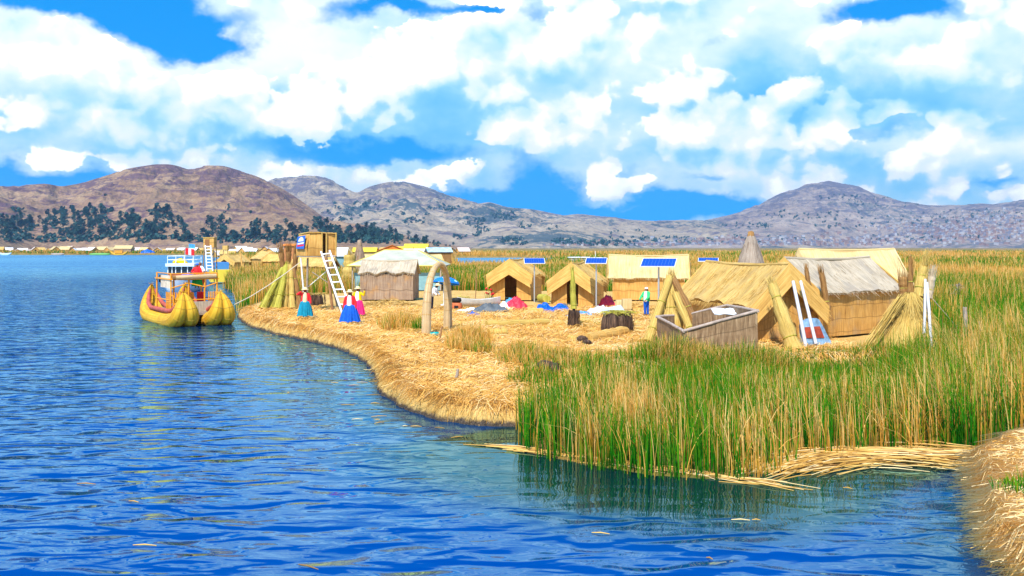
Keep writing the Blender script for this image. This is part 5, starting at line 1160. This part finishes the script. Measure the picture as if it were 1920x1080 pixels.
def person(label, loc, rz, s=1.0, jacket=None, shirt=None, skirt=None, hat=True, armL='down', armR='down', trousers=None, lean=0.0, skirt_w=.36, hair_m=None, cap=None):
    """faces local -Y; armR is the arm at picture left when facing the camera (local -x)"""
    root = tag(empty('person', loc, rz), label, 'person'); root.scale = (s, s, s)
    tl = lambda x, y, z: Vector((x, y - lean * max(0, z - .85), z - .25 * lean * max(0, z - .85)))
    def arm(kind, sx):
        sh = tl(sx * .18, 0, 1.29)
        if kind == 'down': el = tl(sx * .27, .02, 1.03); wr = tl(sx * .29, -.06, .80)
        elif kind == 'brow': el = tl(sx * .40, -.05, 1.30); wr = tl(sx * .19, -.15, 1.43)
        elif kind == 'wave': el = tl(sx * .38, -.04, 1.18); wr = tl(sx * .44, -.10, 1.42)
        elif kind == 'reach': el = tl(sx * .25, -.16, 1.06); wr = tl(sx * .20, -.38, .92)
        else: el = tl(sx * .34, .04, 1.08); wr = tl(sx * .16, -.12, .98)
        return sh, el, wr
    aR, aL = arm(armR, -1), arm(armL, 1)
    body = [([tl(0, 0, 1.33), tl(0, -.005, 1.40)], [.055, .050]),
            ([tl(0, -.01, 1.43), tl(0, -.012, 1.50), tl(0, -.005, 1.56)], [.068, .085, .080]),
            ([tl(0, -.095, 1.485), tl(0, -.102, 1.47)], [.014, .017]), ([tl(-.025, -.075, 1.435), tl(.025, -.075, 1.435)], [.014, .014]),
            ([tl(-.086, .01, 1.47), tl(-.09, .012, 1.50)], [.016, .018]), ([tl(.086, .01, 1.47), tl(.09, .012, 1.50)], [.016, .018]),
            ([tl(0, .0, 1.26), tl(0, 0, 1.05), tl(0, 0, .86)], [.125, .115, .13]), ([tl(-.13, 0, 1.28), tl(.13, 0, 1.28)], [.06, .06])]
    for sx in (-1, 1):
        body.append(([(sx * .085, 0, .84), (sx * .09, -.01, .47), (sx * .09, .01, .10)], [.085, .058, .036]))
        body.append(([(sx * .09, .03, .05), (sx * .095, -.05, .04), (sx * .10, -.13, .03)], [.038, .038, .030]))
    for (sh, el, wr), sx in ((aR, -1), (aL, 1)):
        body.append(([sh, el, wr], [.052, .040, .027])); d = (wr - el); body += hand_parts(wr, d, Vector((-d.z, .3, d.x)) if abs(d.x) > .15 else Vector((0, -1, 0)))
    blob_mesh('body', body, M_SKIN, root, .010, 3)
    for sx in (-1, 1):
        e = MB(); c = tl(sx * .033, -.088, 1.508); e.lathe([(0, -.011), (.010, -.005), (.010, .005), (0, .011)], 8, c=c); e.build('eye', M_BLACK, root)
    h = MB(); c = tl(0, .018, 1.515); h.lathe([(.02, .085), (.075, .06), (.094, .01), (.088, -.05), (.06, -.09), (.0, -.1)], 14, c=c); 
    for sx in (-1, 1): h.tube([tl(sx * .06, .06, 1.44), tl(sx * .10, .03, 1.30), tl(sx * .09, -.10, 1.15)], [.024, .022, .014], 7)
    h.build('hair', hair_m or M_HAIR, root)
    if shirt: blob_mesh('shirt', [([tl(0, -.045, 1.31), tl(0, -.07, 1.12), tl(0, -.06, .90)], [.10, .125, .135]), ([tl(-.12, 0, 1.28), tl(.12, 0, 1.28)], [.07, .07])], shirt, root, .012, 4)
    if jacket:
        pj = []
        for sx in (-1, 1): pj.append(([tl(sx * .085, .01, 1.30), tl(sx * .095, -.005, 1.12), tl(sx * .125, -.005, .90)], [.098, .112, .112]))
        pj.append(([tl(0, .05, 1.28), tl(0, .05, .92)], [.11, .12]))
        for sh, el, wr in (aR, aL): pj.append(([sh, el, wr.lerp(el, .10)], [.075, .066, .052]))
        blob_mesh('jacket', pj, jacket, root, .012, 3)
    if skirt:
        b = MB(); K = 72; rows = []; uvs = []
        for j in range(12):
            t = j / 11; z = .97 - .83 * t; r0 = .17 + (skirt_w - .17) * t ** .55; row = []
            for i in range(K):
                a = 2 * math.pi * i / K; f = 1 + (.13 * math.sin(8 * a + 1.6 * math.sin(3 * a)) + .06 * math.sin(15 * a + 1)) * t ** .7
                row.append(Vector((math.cos(a) * r0 * f * 1.06, math.sin(a) * r0 * f * .8, z + .025 * math.sin(5 * a) * t)))
            rows.append(row); uvs.append([(i / K, t) for i in range(K)])
        b.grid(rows, uvs, True, closed_u=True); b.grid([[p * .97 + Vector((0, 0, .02)) for p in r_][::-1] for r_ in rows], uvs, True, closed_u=True); b.build('skirt', skirt, root)
    if trousers:
        blob_mesh('trousers', [([tl(0, 0, .95), tl(0, 0, .86)], [.14, .14])] + [([(sx * .085, 0, .84), (sx * .09, -.01, .47), (sx * .09, .01, .12)], [.10, .075, .062]) for sx in (-1, 1)], trousers, root, .014, 3)
    if hat:
        b = MB(); c = tl(0, -.01, 1.565); b.lathe([(.205, -.025), (.215, -.012), (.16, .0), (.108, .012), (.100, .075), (.075, .105), (0, .112)], 24, c=c); b.lathe([(.0, -.005), (.10, -.004), (.16, -.010), (.205, -.025)][::-1], 24, c=c); b.build('hat', M_HAT, root)
    if cap:
        b = MB(); c = tl(0, 0, 1.53); b.lathe([(.10, -.01), (.10, .04), (.07, .085), (0, .095)], 16, c=c); b.build('cap', cap, root)
    return root
M_TEALW = mat('green_cloth', (.03, .52, .16), .8, var=(6, .15)); M_DARKT = mat('dark_trousers', (.03, .03, .06), .8, var=(6, .2))
p = at(572, 597); person('woman in a red jacket, cream shirt and turquoise skirt shading her eyes with one hand', p, R(8), .97, M_RED, M_CREAM, M_TURQ, armR='brow', armL='down')
p = at(656, 608); person('woman in a red jacket and long blue skirt at the foot of the ladder', p, R(-4), 1.0, M_RED, M_WHITEC, M_BLUE, armR='down', armL='down', skirt_w=.43)
p = at(671, 594); person('woman in a yellow jacket and pink skirt waving one arm', p, R(-16), .97, M_YEL, M_WHITEC, M_PINK, armL='wave', armR='hip')
p = at(809, 581); person('stooping person in a white shirt seen through the reed arch', p, R(70), 1.0, M_WHITEC, M_WHITEC, None, trousers=M_DARKT, armL='reach', armR='reach', lean=.55)
p = at(1212, 592); person('person in a green and white top and blue trousers behind the tripod of bundles', p, R(-40), .95, M_TEALW, M_WHITEC, None, hat=False, trousers=M_BLUE, armL='reach', armR='reach', cap=M_WHITEC)
p = on_boat(.55, -.6, 2.46); person('passenger in a red top and green skirt on the upper deck of the reed boat', (p.x, p.y, 1.86), R(10), .85, M_RED, M_RED, mat('bright_green_cloth', (.02, .5, .08), .8), hat=False, armL='down', armR='hip', skirt_w=.3, cap=T_BLUE)
p = on_boat(.95, .3, 2.46); person('passenger in a white and red top standing behind the one in green', (p.x, p.y, 1.90), R(-20), .85, M_WHITEC, M_RED, M_RED, hat=False, armL='hip', armR='down', skirt_w=.28)

# ------------------------------------------------------------------ umbrella, brazier, pots and wares in the yard
ub = at(832, 574); root = tag(empty('parasol', ub, R(20)), 'blue parasol with pale spots on a thin white stand behind the arch', 'parasol')
M_UMB = mat('spotted_blue_canopy', (.01, .22, .72), .6); t = NT(M_UMB.node_tree)
vo = t.n('ShaderNodeTexVoronoi'); t.put(vo.inputs['Vector'], t.n('ShaderNodeTexCoord').outputs['Object']); vo.inputs['Scale'].default_value = 3.2
t.put(M_UMB.node_tree.nodes['Principled BSDF'].inputs['Base Color'], t.mix(t.m('LESS_THAN', vo.outputs['Distance'], .33), (.01, .20, .70, 1), (.55, .80, .90, 1)))
H = 1.72; q = MB(); q.tube([(0, 0, 0), (-.02, 0, H * .6), (.0, 0, H + .1)], .022, 6); q.build('pole', M_WHITEP, root)
q = MB(); rows = []
for j, (r_, z_) in enumerate(((0.02, .34), (.3, .30), (.6, .19), (.86, .02), (.88, -.08))): rows.append([Vector((math.cos(a) * r_ * (1 - .05 * (i % 2)), math.sin(a) * r_ * (1 - .05 * (i % 2)), H - .2 + z_)) for i, a in enumerate([2 * math.pi * k / 16 for k in range(16)])])
q.grid(rows, None, False, closed_u=True); q.grid([[p_ - Vector((0, 0, .012)) for p_ in r_][::-1] for r_ in rows], None, False, closed_u=True); cn = q.build('canopy', M_UMB, root); cn.rotation_euler = (R(-6), R(8), 0)
q = MB(); q.lathe([(0, 0), (.22, 0), (.22, .10), (.05, .14), (0, .14)], 14); q.build('base', M_WHITEP, root)
bz = at(856, 580); root = tag(empty('stove', bz), 'small orange clay stove with a black pot on it', 'stove')
b = MB(); b.lathe([(.30, 0), (.36, .12), (.33, .36), (.26, .40), (.0, .38)], 16); b.build('stove_body', mat('orange_clay', (.52, .13, .045), .8, var=(4, .3)), root)
b = MB(); b.box((0, -.33, .15), (.24, .08, .18)); b.build('fire_hole', M_BLACK, root)
b = MB(); b.lathe([(0, .40), (.22, .40), (.30, .52), (.27, .66), (.20, .68), (.2, .62), (0, .60)], 16); b.build('pot', M_BLACK, root)
bz = at(814, 628); b = MB(); b.lathe([(0, 0), (.16, 0), (.21, .10), (.20, .20), (.17, .20), (.15, .08), (0, .05)], 16); tag(b.build('basin', mat('teal_plastic', (.0, .36, .36), .4), None, (bz.x, bz.y, gz1(bz.x, bz.y))), 'small teal plastic basin at the foot of the arch', 'basin')
def hp(label, px, py, w_, d_, h_, m, name='tarp', cat='tarp', rz_=0, grp='tarps and cloths in the yard'):
    q = at(px, py); return heap(name, label, cat, (q.x, q.y, gz1(q.x, q.y) + .01), w_, d_, h_, m, rz_, grp)
def sp(name, label, px, py, rx, ry, h_, m, n, flat=.35):
    q = at(px, py); return straw_pile(name, label, 'reeds' if 'reed' in name else 'straw', (q.x, q.y, gz1(q.x, q.y)), rx, ry, h_, m, n, None, (.3, .9), .016, flat)
hp('charcoal grey tarp thrown over a long pile', 921, 584, 1.25, .75, .52, T_GREY)
hp('pinkish red tarp heaped before the doorway of the first hut', 968, 577, .72, .6, .70, T_RED)
hp('bright blue tarp with yellow cords, left of two blue ones', 1022, 582, .55, .65, .50, T_BLUE)
hp('darker blue tarp lying right of the corded one', 1050, 580, .62, .5, .38, T_BLUE)
hp('light blue and white patterned cloth lying low on the straw', 1088, 589, .72, .4, .22, T_LBLUE, 'cloth', 'cloth')
hp('white sheet draped over wares below the red cloth', 1128, 587, .80, .6, .45, T_WHITE, 'sheet', 'sheet')
hp('red cloth lying over the white sheet', 1140, 575, .66, .4, .72, T_RED, 'cloth', 'cloth')
hp('small blue bag on the ground at the left of the grey tarp', 887, 590, .36, .28, .26, T_BLUE, 'bag', 'bag')
hp('white cloth with red trim piled behind the small blue bag', 884, 584, .5, .3, .30, T_WHITE, 'cloth', 'cloth')
hp('pale rags spread left of the white and red pile', 867, 583, .5, .25, .16, T_WHITE, 'cloth', 'cloth')
hp('patch of white plastic crumpled between the grey and red tarps', 945, 578, .35, .3, .42, T_WHITE, 'sheet', 'sheet')
hp('light blue cloth against the doorway of the first hut', 957, 568, .5, .25, .40, T_LBLUE, 'cloth', 'cloth')
hp('dark blue crumpled tarp end beside the second hut doorway', 1058, 577, .35, .25, .30, T_GREY)
q = at(1140, 590); root = tag(empty('tray', (q.x, q.y, gz1(q.x, q.y)), R(14)), 'pale board tilted on the white sheet with a dark edge', 'board'); b = MB(); b.box((.2, -.2, .36), (1.15, .7, .04), M=Matrix.Rotation(R(24), 3, 'X') @ Matrix.Rotation(R(-12), 3, 'Y')); b.build('board', mat('grey_board', (.42, .45, .50), .5), root); b = MB(); b.box((.25, -.45, .16), (1.0, .06, .20)); b.build('board_edge', M_BLACK, root)
q = at(1163, 583); root = tag(empty('straw_basket', (q.x, q.y, gz1(q.x, q.y))), 'round tan straw basket left of the square one', 'basket', 'straw wares near the root block'); b = MB(); b.lathe([(.0, 0), (.28, 0), (.33, .3), (.28, .66), (.24, .72), (.22, .5), (0, .4)], 16); b.build('basket_body', M_PALE, root)
q = at(1175, 585); root = tag(empty('straw_basket', (q.x, q.y, gz1(q.x, q.y))), 'square pale straw seat standing behind the dark root block', 'seat', 'straw wares near the root block'); b = MB(); b.box((0, 0, .55), (.52, .5, .55)); b.box((0, 0, .14), (.46, .44, .28)); b.build('seat_body', M_PALE, root)
sp('reed_cuttings', 'orange brown reed cuttings heaped against the long hut', 1200, 583, 1.1, .6, .6, M_DIAG, 420)
sp('reed_cuttings', 'pile of pale green cut reeds beside the grey canoe', 868, 570, 1.3, .9, .6, M_GREENB, 420)
sp('straw_heap', 'straw heaped round the foot of the grey weathered hut', 733, 574, 2.1, .55, .5, M_THATCH, 700)
q = at(1022, 567); b = MB(); b.tube([(-.3, .7, .28), (0, 0, .28), (.1, -.6, .26)], [.26, .28, .25], 12); tag(b.build('mat_roll', M_GREENB, None, (q.x, q.y, G)), 'yellow rolled mat lying against the right side of the first hut', 'mat')
sp('reed_cuttings', 'fresh yellow green reeds scattered thinly between the root block and the stump', 1115, 604, 2.4, 2.6, .07, M_GREENB, 700, .05)
# upturned grey canoe left of the charcoal tarp
q = at(898, 577); root = tag(empty('canoe', (q.x, q.y, G), R(14)), 'pale grey wooden canoe lying behind the charcoal tarp', 'boat')
b = MB(); rows = []
for k in range(13):
    t = -1 + 2 * k / 12; w_ = .34 * (1 - abs(t) ** 2.4) + .02; rows.append([Vector((t * 1.35, w_ * c, z_ + .16 * t * t)) for c, z_ in ((-1, .52), (-.9, .3), (-.5, .1), (0, .05), (.5, .1), (.9, .3), (1, .52), (.85, .50), (.4, .18), (0, .14), (-.4, .18), (-.85, .50))])
b.grid(rows, None, True, closed_u=False); b.build('hull', mat('grey_canoe', (.55, .53, .48), .6, var=(3, .2)), root)
# red flowers by the first hut
q = at(918, 575); root = tag(empty('flower_plant', (q.x, q.y, G)), 'plant with red flowers beside the first hut', 'plant'); b = MB(); f_ = MB()
for k in range(16):
    p_ = Vector((random.gauss(0, .12), random.gauss(0, .12), 0)); e = p_ + Vector((random.gauss(0, .12), random.gauss(0, .1), random.uniform(.7, 1.15))); b.tube([p_, e], .012, 4)
    if k % 2: f_ = MB(); f_.lathe([(0, -.06), (.09, 0), (.06, .06), (0, .05)], 7, c=e, jit=.2); f_.build('flower', M_RED, root)
b.build('stem', mat('plant_green', (.03, .14, .02), .7), root)
# pale roofs standing in the marsh
for px, py, D, w_, lb in ((1085, 483, 215, 5.0, 'long white roof of a boat lying in the marsh channel'), (1122, 484, 222, 3.6, 'shorter white roof of a boat right of the long one in the marsh channel')):
    q = atD(px, py, D); root = tag(empty('channel_boat', (q.x, D, .6)), lb, 'boat', 'boats in the marsh channel'); b = MB(); b.grid([[Vector((x_, y_, q.z - .6 + .22 * (1 - (y_ / 1.2) ** 2) - .1 * abs(x_ / w_) ** 2)) for x_ in np.linspace(-w_ / 2, w_ / 2, 6)] for y_ in (-1.2, -.5, .5, 1.2)]); b.build('roof', M_WHITEP, root)
    b = MB(); b.box((0, 0, (q.z - .7) / 2), (w_ * .9, 2, q.z - .75)); b.build('cabin', mat('channel_cabin', (.3, .35, .36), .6), root)
for px, py, s_, lb in ((1795, 531, .5, 'pale feathery reed plume standing in the green reeds on the right'),):
    q = atD(px, py, 58); b = MB()
    for _ in range(60): b.straw((random.gauss(0, .08), random.gauss(0, .08), random.uniform(-.7, -.1)), (random.gauss(0, .6), random.gauss(0, .6), 1 + random.gauss(0, .5)), random.uniform(.3, .7), .02, .6, 3)
    tag(b.build('reed_plume', M_CONE, None, q), lb, 'plant')

# ------------------------------------------------------------------ far shore of the lake
def far_hut(kind):
    b = MB(); w2, l2, hw, hr = 1.9, 2.5, 1.5, 2.9
    b.box((0, 0, hw / 2), (w2 * 2, l2 * 2, hw), mi=0)
    for sg in (1, -1):
        b.add([(0, -l2 - .3, hr), (0, l2 + .3, hr), (sg * (w2 + .3), l2 + .3, hw - .2), (sg * (w2 + .3), -l2 - .3, hw - .2)], [(0, 1, 2, 3)] if sg < 0 else [(3, 2, 1, 0)], [[(0, 0), (5, 0), (5, 2), (0, 2)]], mi=1)
        b.add([(-w2, sg * l2, hw), (w2, sg * l2, hw), (0, sg * l2, hr - .05)], [(0, 1, 2)], mi=0)
    b.box((0, -l2 - .02, .8), (.8, .04, 1.5), mi=2)
    return b.build('distant_hut', [M_WALL2, [M_PALE, M_THATCH, R_PINKW, M_WHITEP][kind], M_BLACK])
protos = [far_hut(k) for k in range(4)]
FL = ['distant straw hut with a cream roof on the far shore', 'distant straw hut with a golden roof on the far shore', 'distant hut with a pinkish roof on the far shore', 'distant hut with a white roof on the far shore']
used = set(); px = -60
while px < 560:
    px += random.uniform(6, 15); k = random.choices(range(4), [6, 4, 3, 2])[0]
    D = random.uniform(505, 640) if px < 400 else random.uniform(330, 560)
    o = protos[k] if k not in used else protos[k].copy()
    if k in used: COL.objects.link(o)
    used.add(k); X = (px - 960) / F * D; o.location = (X, D, gz1(X, D) - .1); o.rotation_euler = (0, 0, random.uniform(0, 3.1)); sc_ = random.uniform(.75, 1.25); o.scale = (sc_, sc_, sc_ * random.uniform(.8, 1.15))
    tag(o, FL[k], 'hut', 'distant huts on the far shore')
for j, (px, D) in enumerate(((590, 260), (612, 300), (640, 280), (700, 330), (728, 300), (560, 240), (810, 310), (840, 330), (868, 420))):
    k = j % 3; o = protos[k].copy(); COL.objects.link(o); X = (px - 960) / F * D; o.location = (X, D, gz1(X, D)); o.rotation_euler = (0, 0, random.uniform(0, 3)); o.scale = (1, 1, 1.1); tag(o, FL[k], 'hut', 'distant huts on the far shore')
roofed_shed('open reed hall with a wide cream roof on posts, standing out on the far shore', 233, 460, 505, 9.0, 5, 4.6, 2.9, M_PALE, M_GREYWALL, -R(90))
q = at(279, 479.0, 0.0); X = (279 - 960) / F * 500; heap('tent', 'bright blue tarpaulin tent at the edge of the far shore', 'tent', (X, 499, .4), 4.4, 2.5, 2.4, T_BLUE)
def far_boat(label, px, D, L, m, hgt, curl):
    X = (px - 960) / F * D; root = tag(empty('distant_boat', (X, D, 0), R(4)), label, 'boat', 'boats along the far shore')
    b = MB(); b.tube([(-L / 2, 0, hgt * curl), (-L / 2 + .7, 0, hgt * .5), (-L * .25, 0, .35), (L * .25, 0, .35), (L / 2 - .7, 0, hgt * .5), (L / 2, 0, hgt * curl)], [.15, .5, .75, .75, .5, .15], 8); b.build('hull', m, root)
    if curl > .8: b = MB(); b.box((0, 0, 1.7), (L * .45, 1.6, 1.5)); b.box((0, 0, 2.6), (L * .52, 1.9, .15)); b.build('cabin', M_ORANGE, root)
far_boat('yellow reed boat with a cabin moored at the far shore', 223, 486, 8.5, M_HULL, 2.3, 1.0)
far_boat('long low green boat left of the yellow reed boat on the far shore', 187, 484, 10.5, mat('green_boat', (.15, .36, .08), .6), .8, .7)
far_boat('small blue white boat furthest left along the far shore', 10, 478, 6.0, R_BLUEW, 1.6, .75)
far_boat('dark grey boat between two groups of huts on the far shore', 108, 480, 6.5, M_WOOD, 1.0, .7)
x = rng.uniform(-330, -128, 16000); y = rng.uniform(496, 530, 16000); g = ground_z(x, y); k = g[3] > .3; x, y, z = x[k], y[k], g[0][k]; n = len(x)
tag(blades('shore_grass', np.stack([x, y, z], 1), rng.uniform(.6, 1.9, n) * (.6 + pnoise(x * .08, y * .1)), rng.uniform(0, 6.28, n), np.full(n, .15), rng.uniform(.3, .6, n), np.where(rng.uniform(0, 1, n) < .5, rng.uniform(.05, .4, n), rng.uniform(.5, .9, n)), M_REED, 1, .1),
    'strip of reeds along the far shore', 'reeds', kind='stuff')

# ------------------------------------------------------------------ trees on the hillsides
M_LEAF = mat('eucalyptus_leaves', (.014, .055, .045), .8, var=(.35, .5)); M_TRUNK = mat('tree_trunk', (.14, .10, .08), .9)
def tree_proto(seed):
    random.seed(seed); b = MB(); H = 15.0
    b.tube([(0, 0, -1.5), (.2, 0, H * .3), (-.1, .2, H * .6), (.1, 0, H * .9)], [.42, .34, .22, .06], 6, mi=1)
    lob = [(random.gauss(0, 1.5), random.gauss(0, 1.5), H * random.uniform(.30, .92), random.uniform(1.4, 2.7)) for _ in range(9)] + [(0, 0, H * .93, 1.5)]
    for (x_, y_, z_, r_) in lob:
        b.tube([(0, 0, z_ - r_ * 1.2), (x_ * .7, y_ * .7, z_)], [.12, .05], 4, mi=1)
        for _ in range(46):
            v = Vector((random.gauss(0, 1), random.gauss(0, 1), random.gauss(0, 1))).normalized() * (r_ * random.uniform(.5, 1.08)); c = Vector((x_, y_, z_)) + v
            u = Vector((random.gauss(0, 1), random.gauss(0, 1), random.gauss(0, 1))).normalized(); w_ = u.orthogonal(); s_ = random.uniform(.35, .75)
            b.add([c - u * s_, c + w_ * s_ * .8, c + u * s_, c - w_ * s_ * .8], [(0, 1, 2, 3)])
    return b.build('tree', [M_LEAF, M_TRUNK])
tp = [tree_proto(k + 3) for k in range(4)]; random.seed(11); tused = 0
CL = [(20, 422, 40, 22, 30), (60, 436, 55, 16, 22), (105, 412, 18, 14, 12), (140, 425, 30, 24, 26), (180, 410, 26, 20, 26), (205, 440, 22, 14, 14), (150, 446, 40, 8, 10), (245, 420, 20, 12, 16), (265, 440, 30, 14, 20), (305, 412, 18, 12, 14), (290, 432, 20, 12, 12), (330, 424, 12, 10, 5), (395, 425, 8, 12, 4),
      (345, 448, 16, 8, 8), (400, 442, 22, 12, 14), (425, 452, 20, 8, 8), (420, 424, 12, 8, 6), (480, 436, 18, 12, 14), (455, 448, 25, 8, 8), (520, 445, 18, 14, 14), (540, 432, 10, 8, 6), (565, 445, 18, 10, 10), (600, 425, 16, 12, 10), (620, 436, 16, 12, 12), (645, 446, 20, 10, 12), (675, 445, 20, 12, 16), (705, 440, 20, 12, 18), (735, 447, 16, 10, 12), (760, 440, 12, 10, 6), (775, 448, 8, 8, 5), (805, 458, 20, 6, 6), (850, 461, 16, 3, 4),
      (192, 369, 8, 3, 2), (135, 395, 3, 4, 1), (86, 402, 5, 3, 2), (210, 398, 14, 4, 4), (293, 389, 8, 2, 2), (117, 395, 3, 3, 1)]
n_t = 0
for cx, cy, rx, ry, n in CL:
    for _ in range(int(n * .8)):
        a, r_ = random.uniform(0, 6.28), math.sqrt(random.random()); p = on_hill('hill', cx + math.cos(a) * r_ * rx, min(461, cy + math.sin(a) * r_ * ry))
        if p is None or n_t >= 300: continue
        k = n_t % 4; o = tp[k] if n_t < 4 else tp[k].copy()
        if n_t >= 4: COL.objects.link(o)
        s_ = random.uniform(.6, 1.05); o.location = p - Vector((0, 0, .6)); o.rotation_euler = (0, 0, random.uniform(0, 6.28)); o.scale = (s_ * 1.05, s_ * 1.05, s_ * random.uniform(.8, 1.15)); n_t += 1
        tag(o, 'dark green tree growing on the lower slope of the near hill', 'tree', 'trees on the near hillside')
# woods and scrub on the farther hills and between the trees: clumps too many to count
def woodland(hl, label, spots, sz):
    b = MB()
    for cx, cy, rx, ry, n in spots:
        for _ in range(n):
            a, r_ = random.uniform(0, 6.28), math.sqrt(random.random()); p = on_hill(hl, cx + math.cos(a) * r_ * rx, min(461.5, cy + math.sin(a) * r_ * ry))
            if p is None: continue
            s_ = sz * random.uniform(.5, 1.3)
            for _k in range(9):
                c = p + Vector((random.gauss(0, .35), random.gauss(0, .35), random.uniform(0, 1.0))) * s_; u = Vector((random.gauss(0, 1), random.gauss(0, 1), random.gauss(0, 1))).normalized(); w_ = u.orthogonal(); q = s_ * random.uniform(.25, .5)
                b.add([c - u * q, c + w_ * q, c + u * q, c - w_ * q], [(0, 1, 2, 3)])
    tag(b.build('woodland', M_LEAF), label, 'woodland', kind='stuff')
woodland('hill', 'scrub and young trees dotted over the near hill', [(c[0], c[1], c[2] * 1.1, c[3] * 1.1, c[4]) for c in CL] + [(250, 400, 250, 14, 16), (700, 452, 120, 8, 60), (90, 450, 110, 6, 70), (300, 450, 80, 6, 40), (440, 452, 110, 5, 50), (650, 451, 110, 6, 60), (180, 425, 60, 12, 16), (30, 430, 40, 14, 16)], 4.4)
woodland('far_hill', 'dark woods and scrub in the folds of the farther hills', [(640, 400, 40, 18, 27), (700, 385, 40, 10, 22), (760, 412, 50, 12, 22), (830, 392, 30, 6, 27), (885, 418, 30, 10, 33), (945, 405, 25, 10, 33), (905, 432, 12, 6, 12), (892, 440, 8, 6, 7), (960, 455, 30, 7, 33), (1055, 455, 20, 5, 33), (1010, 425, 40, 10, 11), (1140, 457, 70, 5, 82), (860, 446, 14, 6, 11), (1250, 450, 60, 6, 33), (1180, 440, 60, 10, 16)], 6.5)
woodland('town_hill', 'scattered dark trees on the slopes above the town', [(1600, 372, 70, 6, 33), (1650, 385, 70, 6, 27), (1500, 405, 70, 8, 33), (1650, 415, 160, 18, 66), (1820, 410, 110, 20, 60), (1400, 425, 60, 6, 27), (1290, 452, 60, 5, 33), (1420, 450, 120, 8, 27), (1750, 448, 160, 8, 38)], 6)
# the town: small houses along the foot of the far hills
H_M = [mat('brick_house', (.30, .19, .16), .9), mat('white_house', (.45, .43, .43), .9), mat('grey_house', (.24, .22, .26), .9), mat('tin_roof', (.26, .31, .42), .6)]
def house_box(b, p, s_, k):
    w_, d_, h_ = s_ * random.uniform(.8, 1.6), s_ * random.uniform(.8, 1.4), s_ * random.uniform(.5, 1.0); rz_ = random.uniform(0, 1.5)
    b.box((p[0], p[1], p[2] + h_ * .3), (w_, d_, h_ * 1.4), rz_, mi=k); b.box((p[0], p[1], p[2] + h_), (w_ * 1.06, d_ * 1.06, s_ * .08), rz_, mi=3 if k else 0)
hprot = []
for k in range(3):
    b = MB(); random.seed(k); house_box(b, (0, 0, 0), 11, k); b.box((5, 4, 2), (7, 6, 6), .2, mi=(k + 1) % 3); hprot.append(b.build('town_house', H_M))
random.seed(21); cnt = 0
while cnt < 140:
    px, py = random.uniform(1180, 1915), 460 - abs(random.gauss(0, 9)); hn = 'town_hill' if px > 1400 or random.random() < .3 else 'far_hill'
    p = on_hill(hn, px, py)
    if p is None: continue
    k = random.choices(range(3), [4, 3, 3])[0]; o = hprot[k] if hprot[k].get('label') is None else hprot[k].copy()
    if hprot[k].get('label') is not None: COL.objects.link(o)
    o.location = p; o.rotation_euler = (0, 0, random.uniform(0, 3)); s_ = random.uniform(.5, .9); o.scale = (s_, s_, s_); cnt += 1
    tag(o, ['small brick coloured town house at the foot of the far hill', 'small white town house at the foot of the far hill', 'small grey town house at the foot of the far hill'][k], 'house', 'houses of the town below the hill')
b = MB()
for cx, cy, rx, ry, n in ((1800, 435, 150, 22, 620), (1500, 455, 160, 8, 300), (1250, 458, 130, 4, 160), (1880, 415, 70, 20, 160), (1080, 460, 60, 3, 40)):
    for _ in range(n):
        px, py = random.gauss(cx, rx * .55), min(461.5, random.gauss(cy, ry * .55)); p = on_hill('town_hill' if px > 1330 else 'far_hill', px, py)
        if p is not None: house_box(b, p, random.uniform(4, 7.5), random.choices(range(3), [4, 3, 3])[0])
tag(b.build('town', H_M), 'dense town of small houses spread over the foot of the far hills', 'town', kind='stuff')
# ------------------------------------------------------------------ haze: the air over the lake
hz = MB(); hz.box((0, 2600, 166), (9000, 5300, 334)); hzo = hz.build('haze', bpy.data.materials.new('air'))
tag(hzo, kind='stuff'); am = hzo.data.materials[0]; am.use_nodes = True; an = am.node_tree; an.nodes.clear()
pv = an.nodes.new('ShaderNodeVolumePrincipled'); pv.inputs['Color'].default_value = (0.30, 0.60, 1.0, 1); pv.inputs['Density'].default_value = 0.00010; pv.inputs['Anisotropy'].default_value = 0.2
mo = an.nodes.new('ShaderNodeOutputMaterial'); an.links.new(pv.outputs[0], mo.inputs['Volume'])
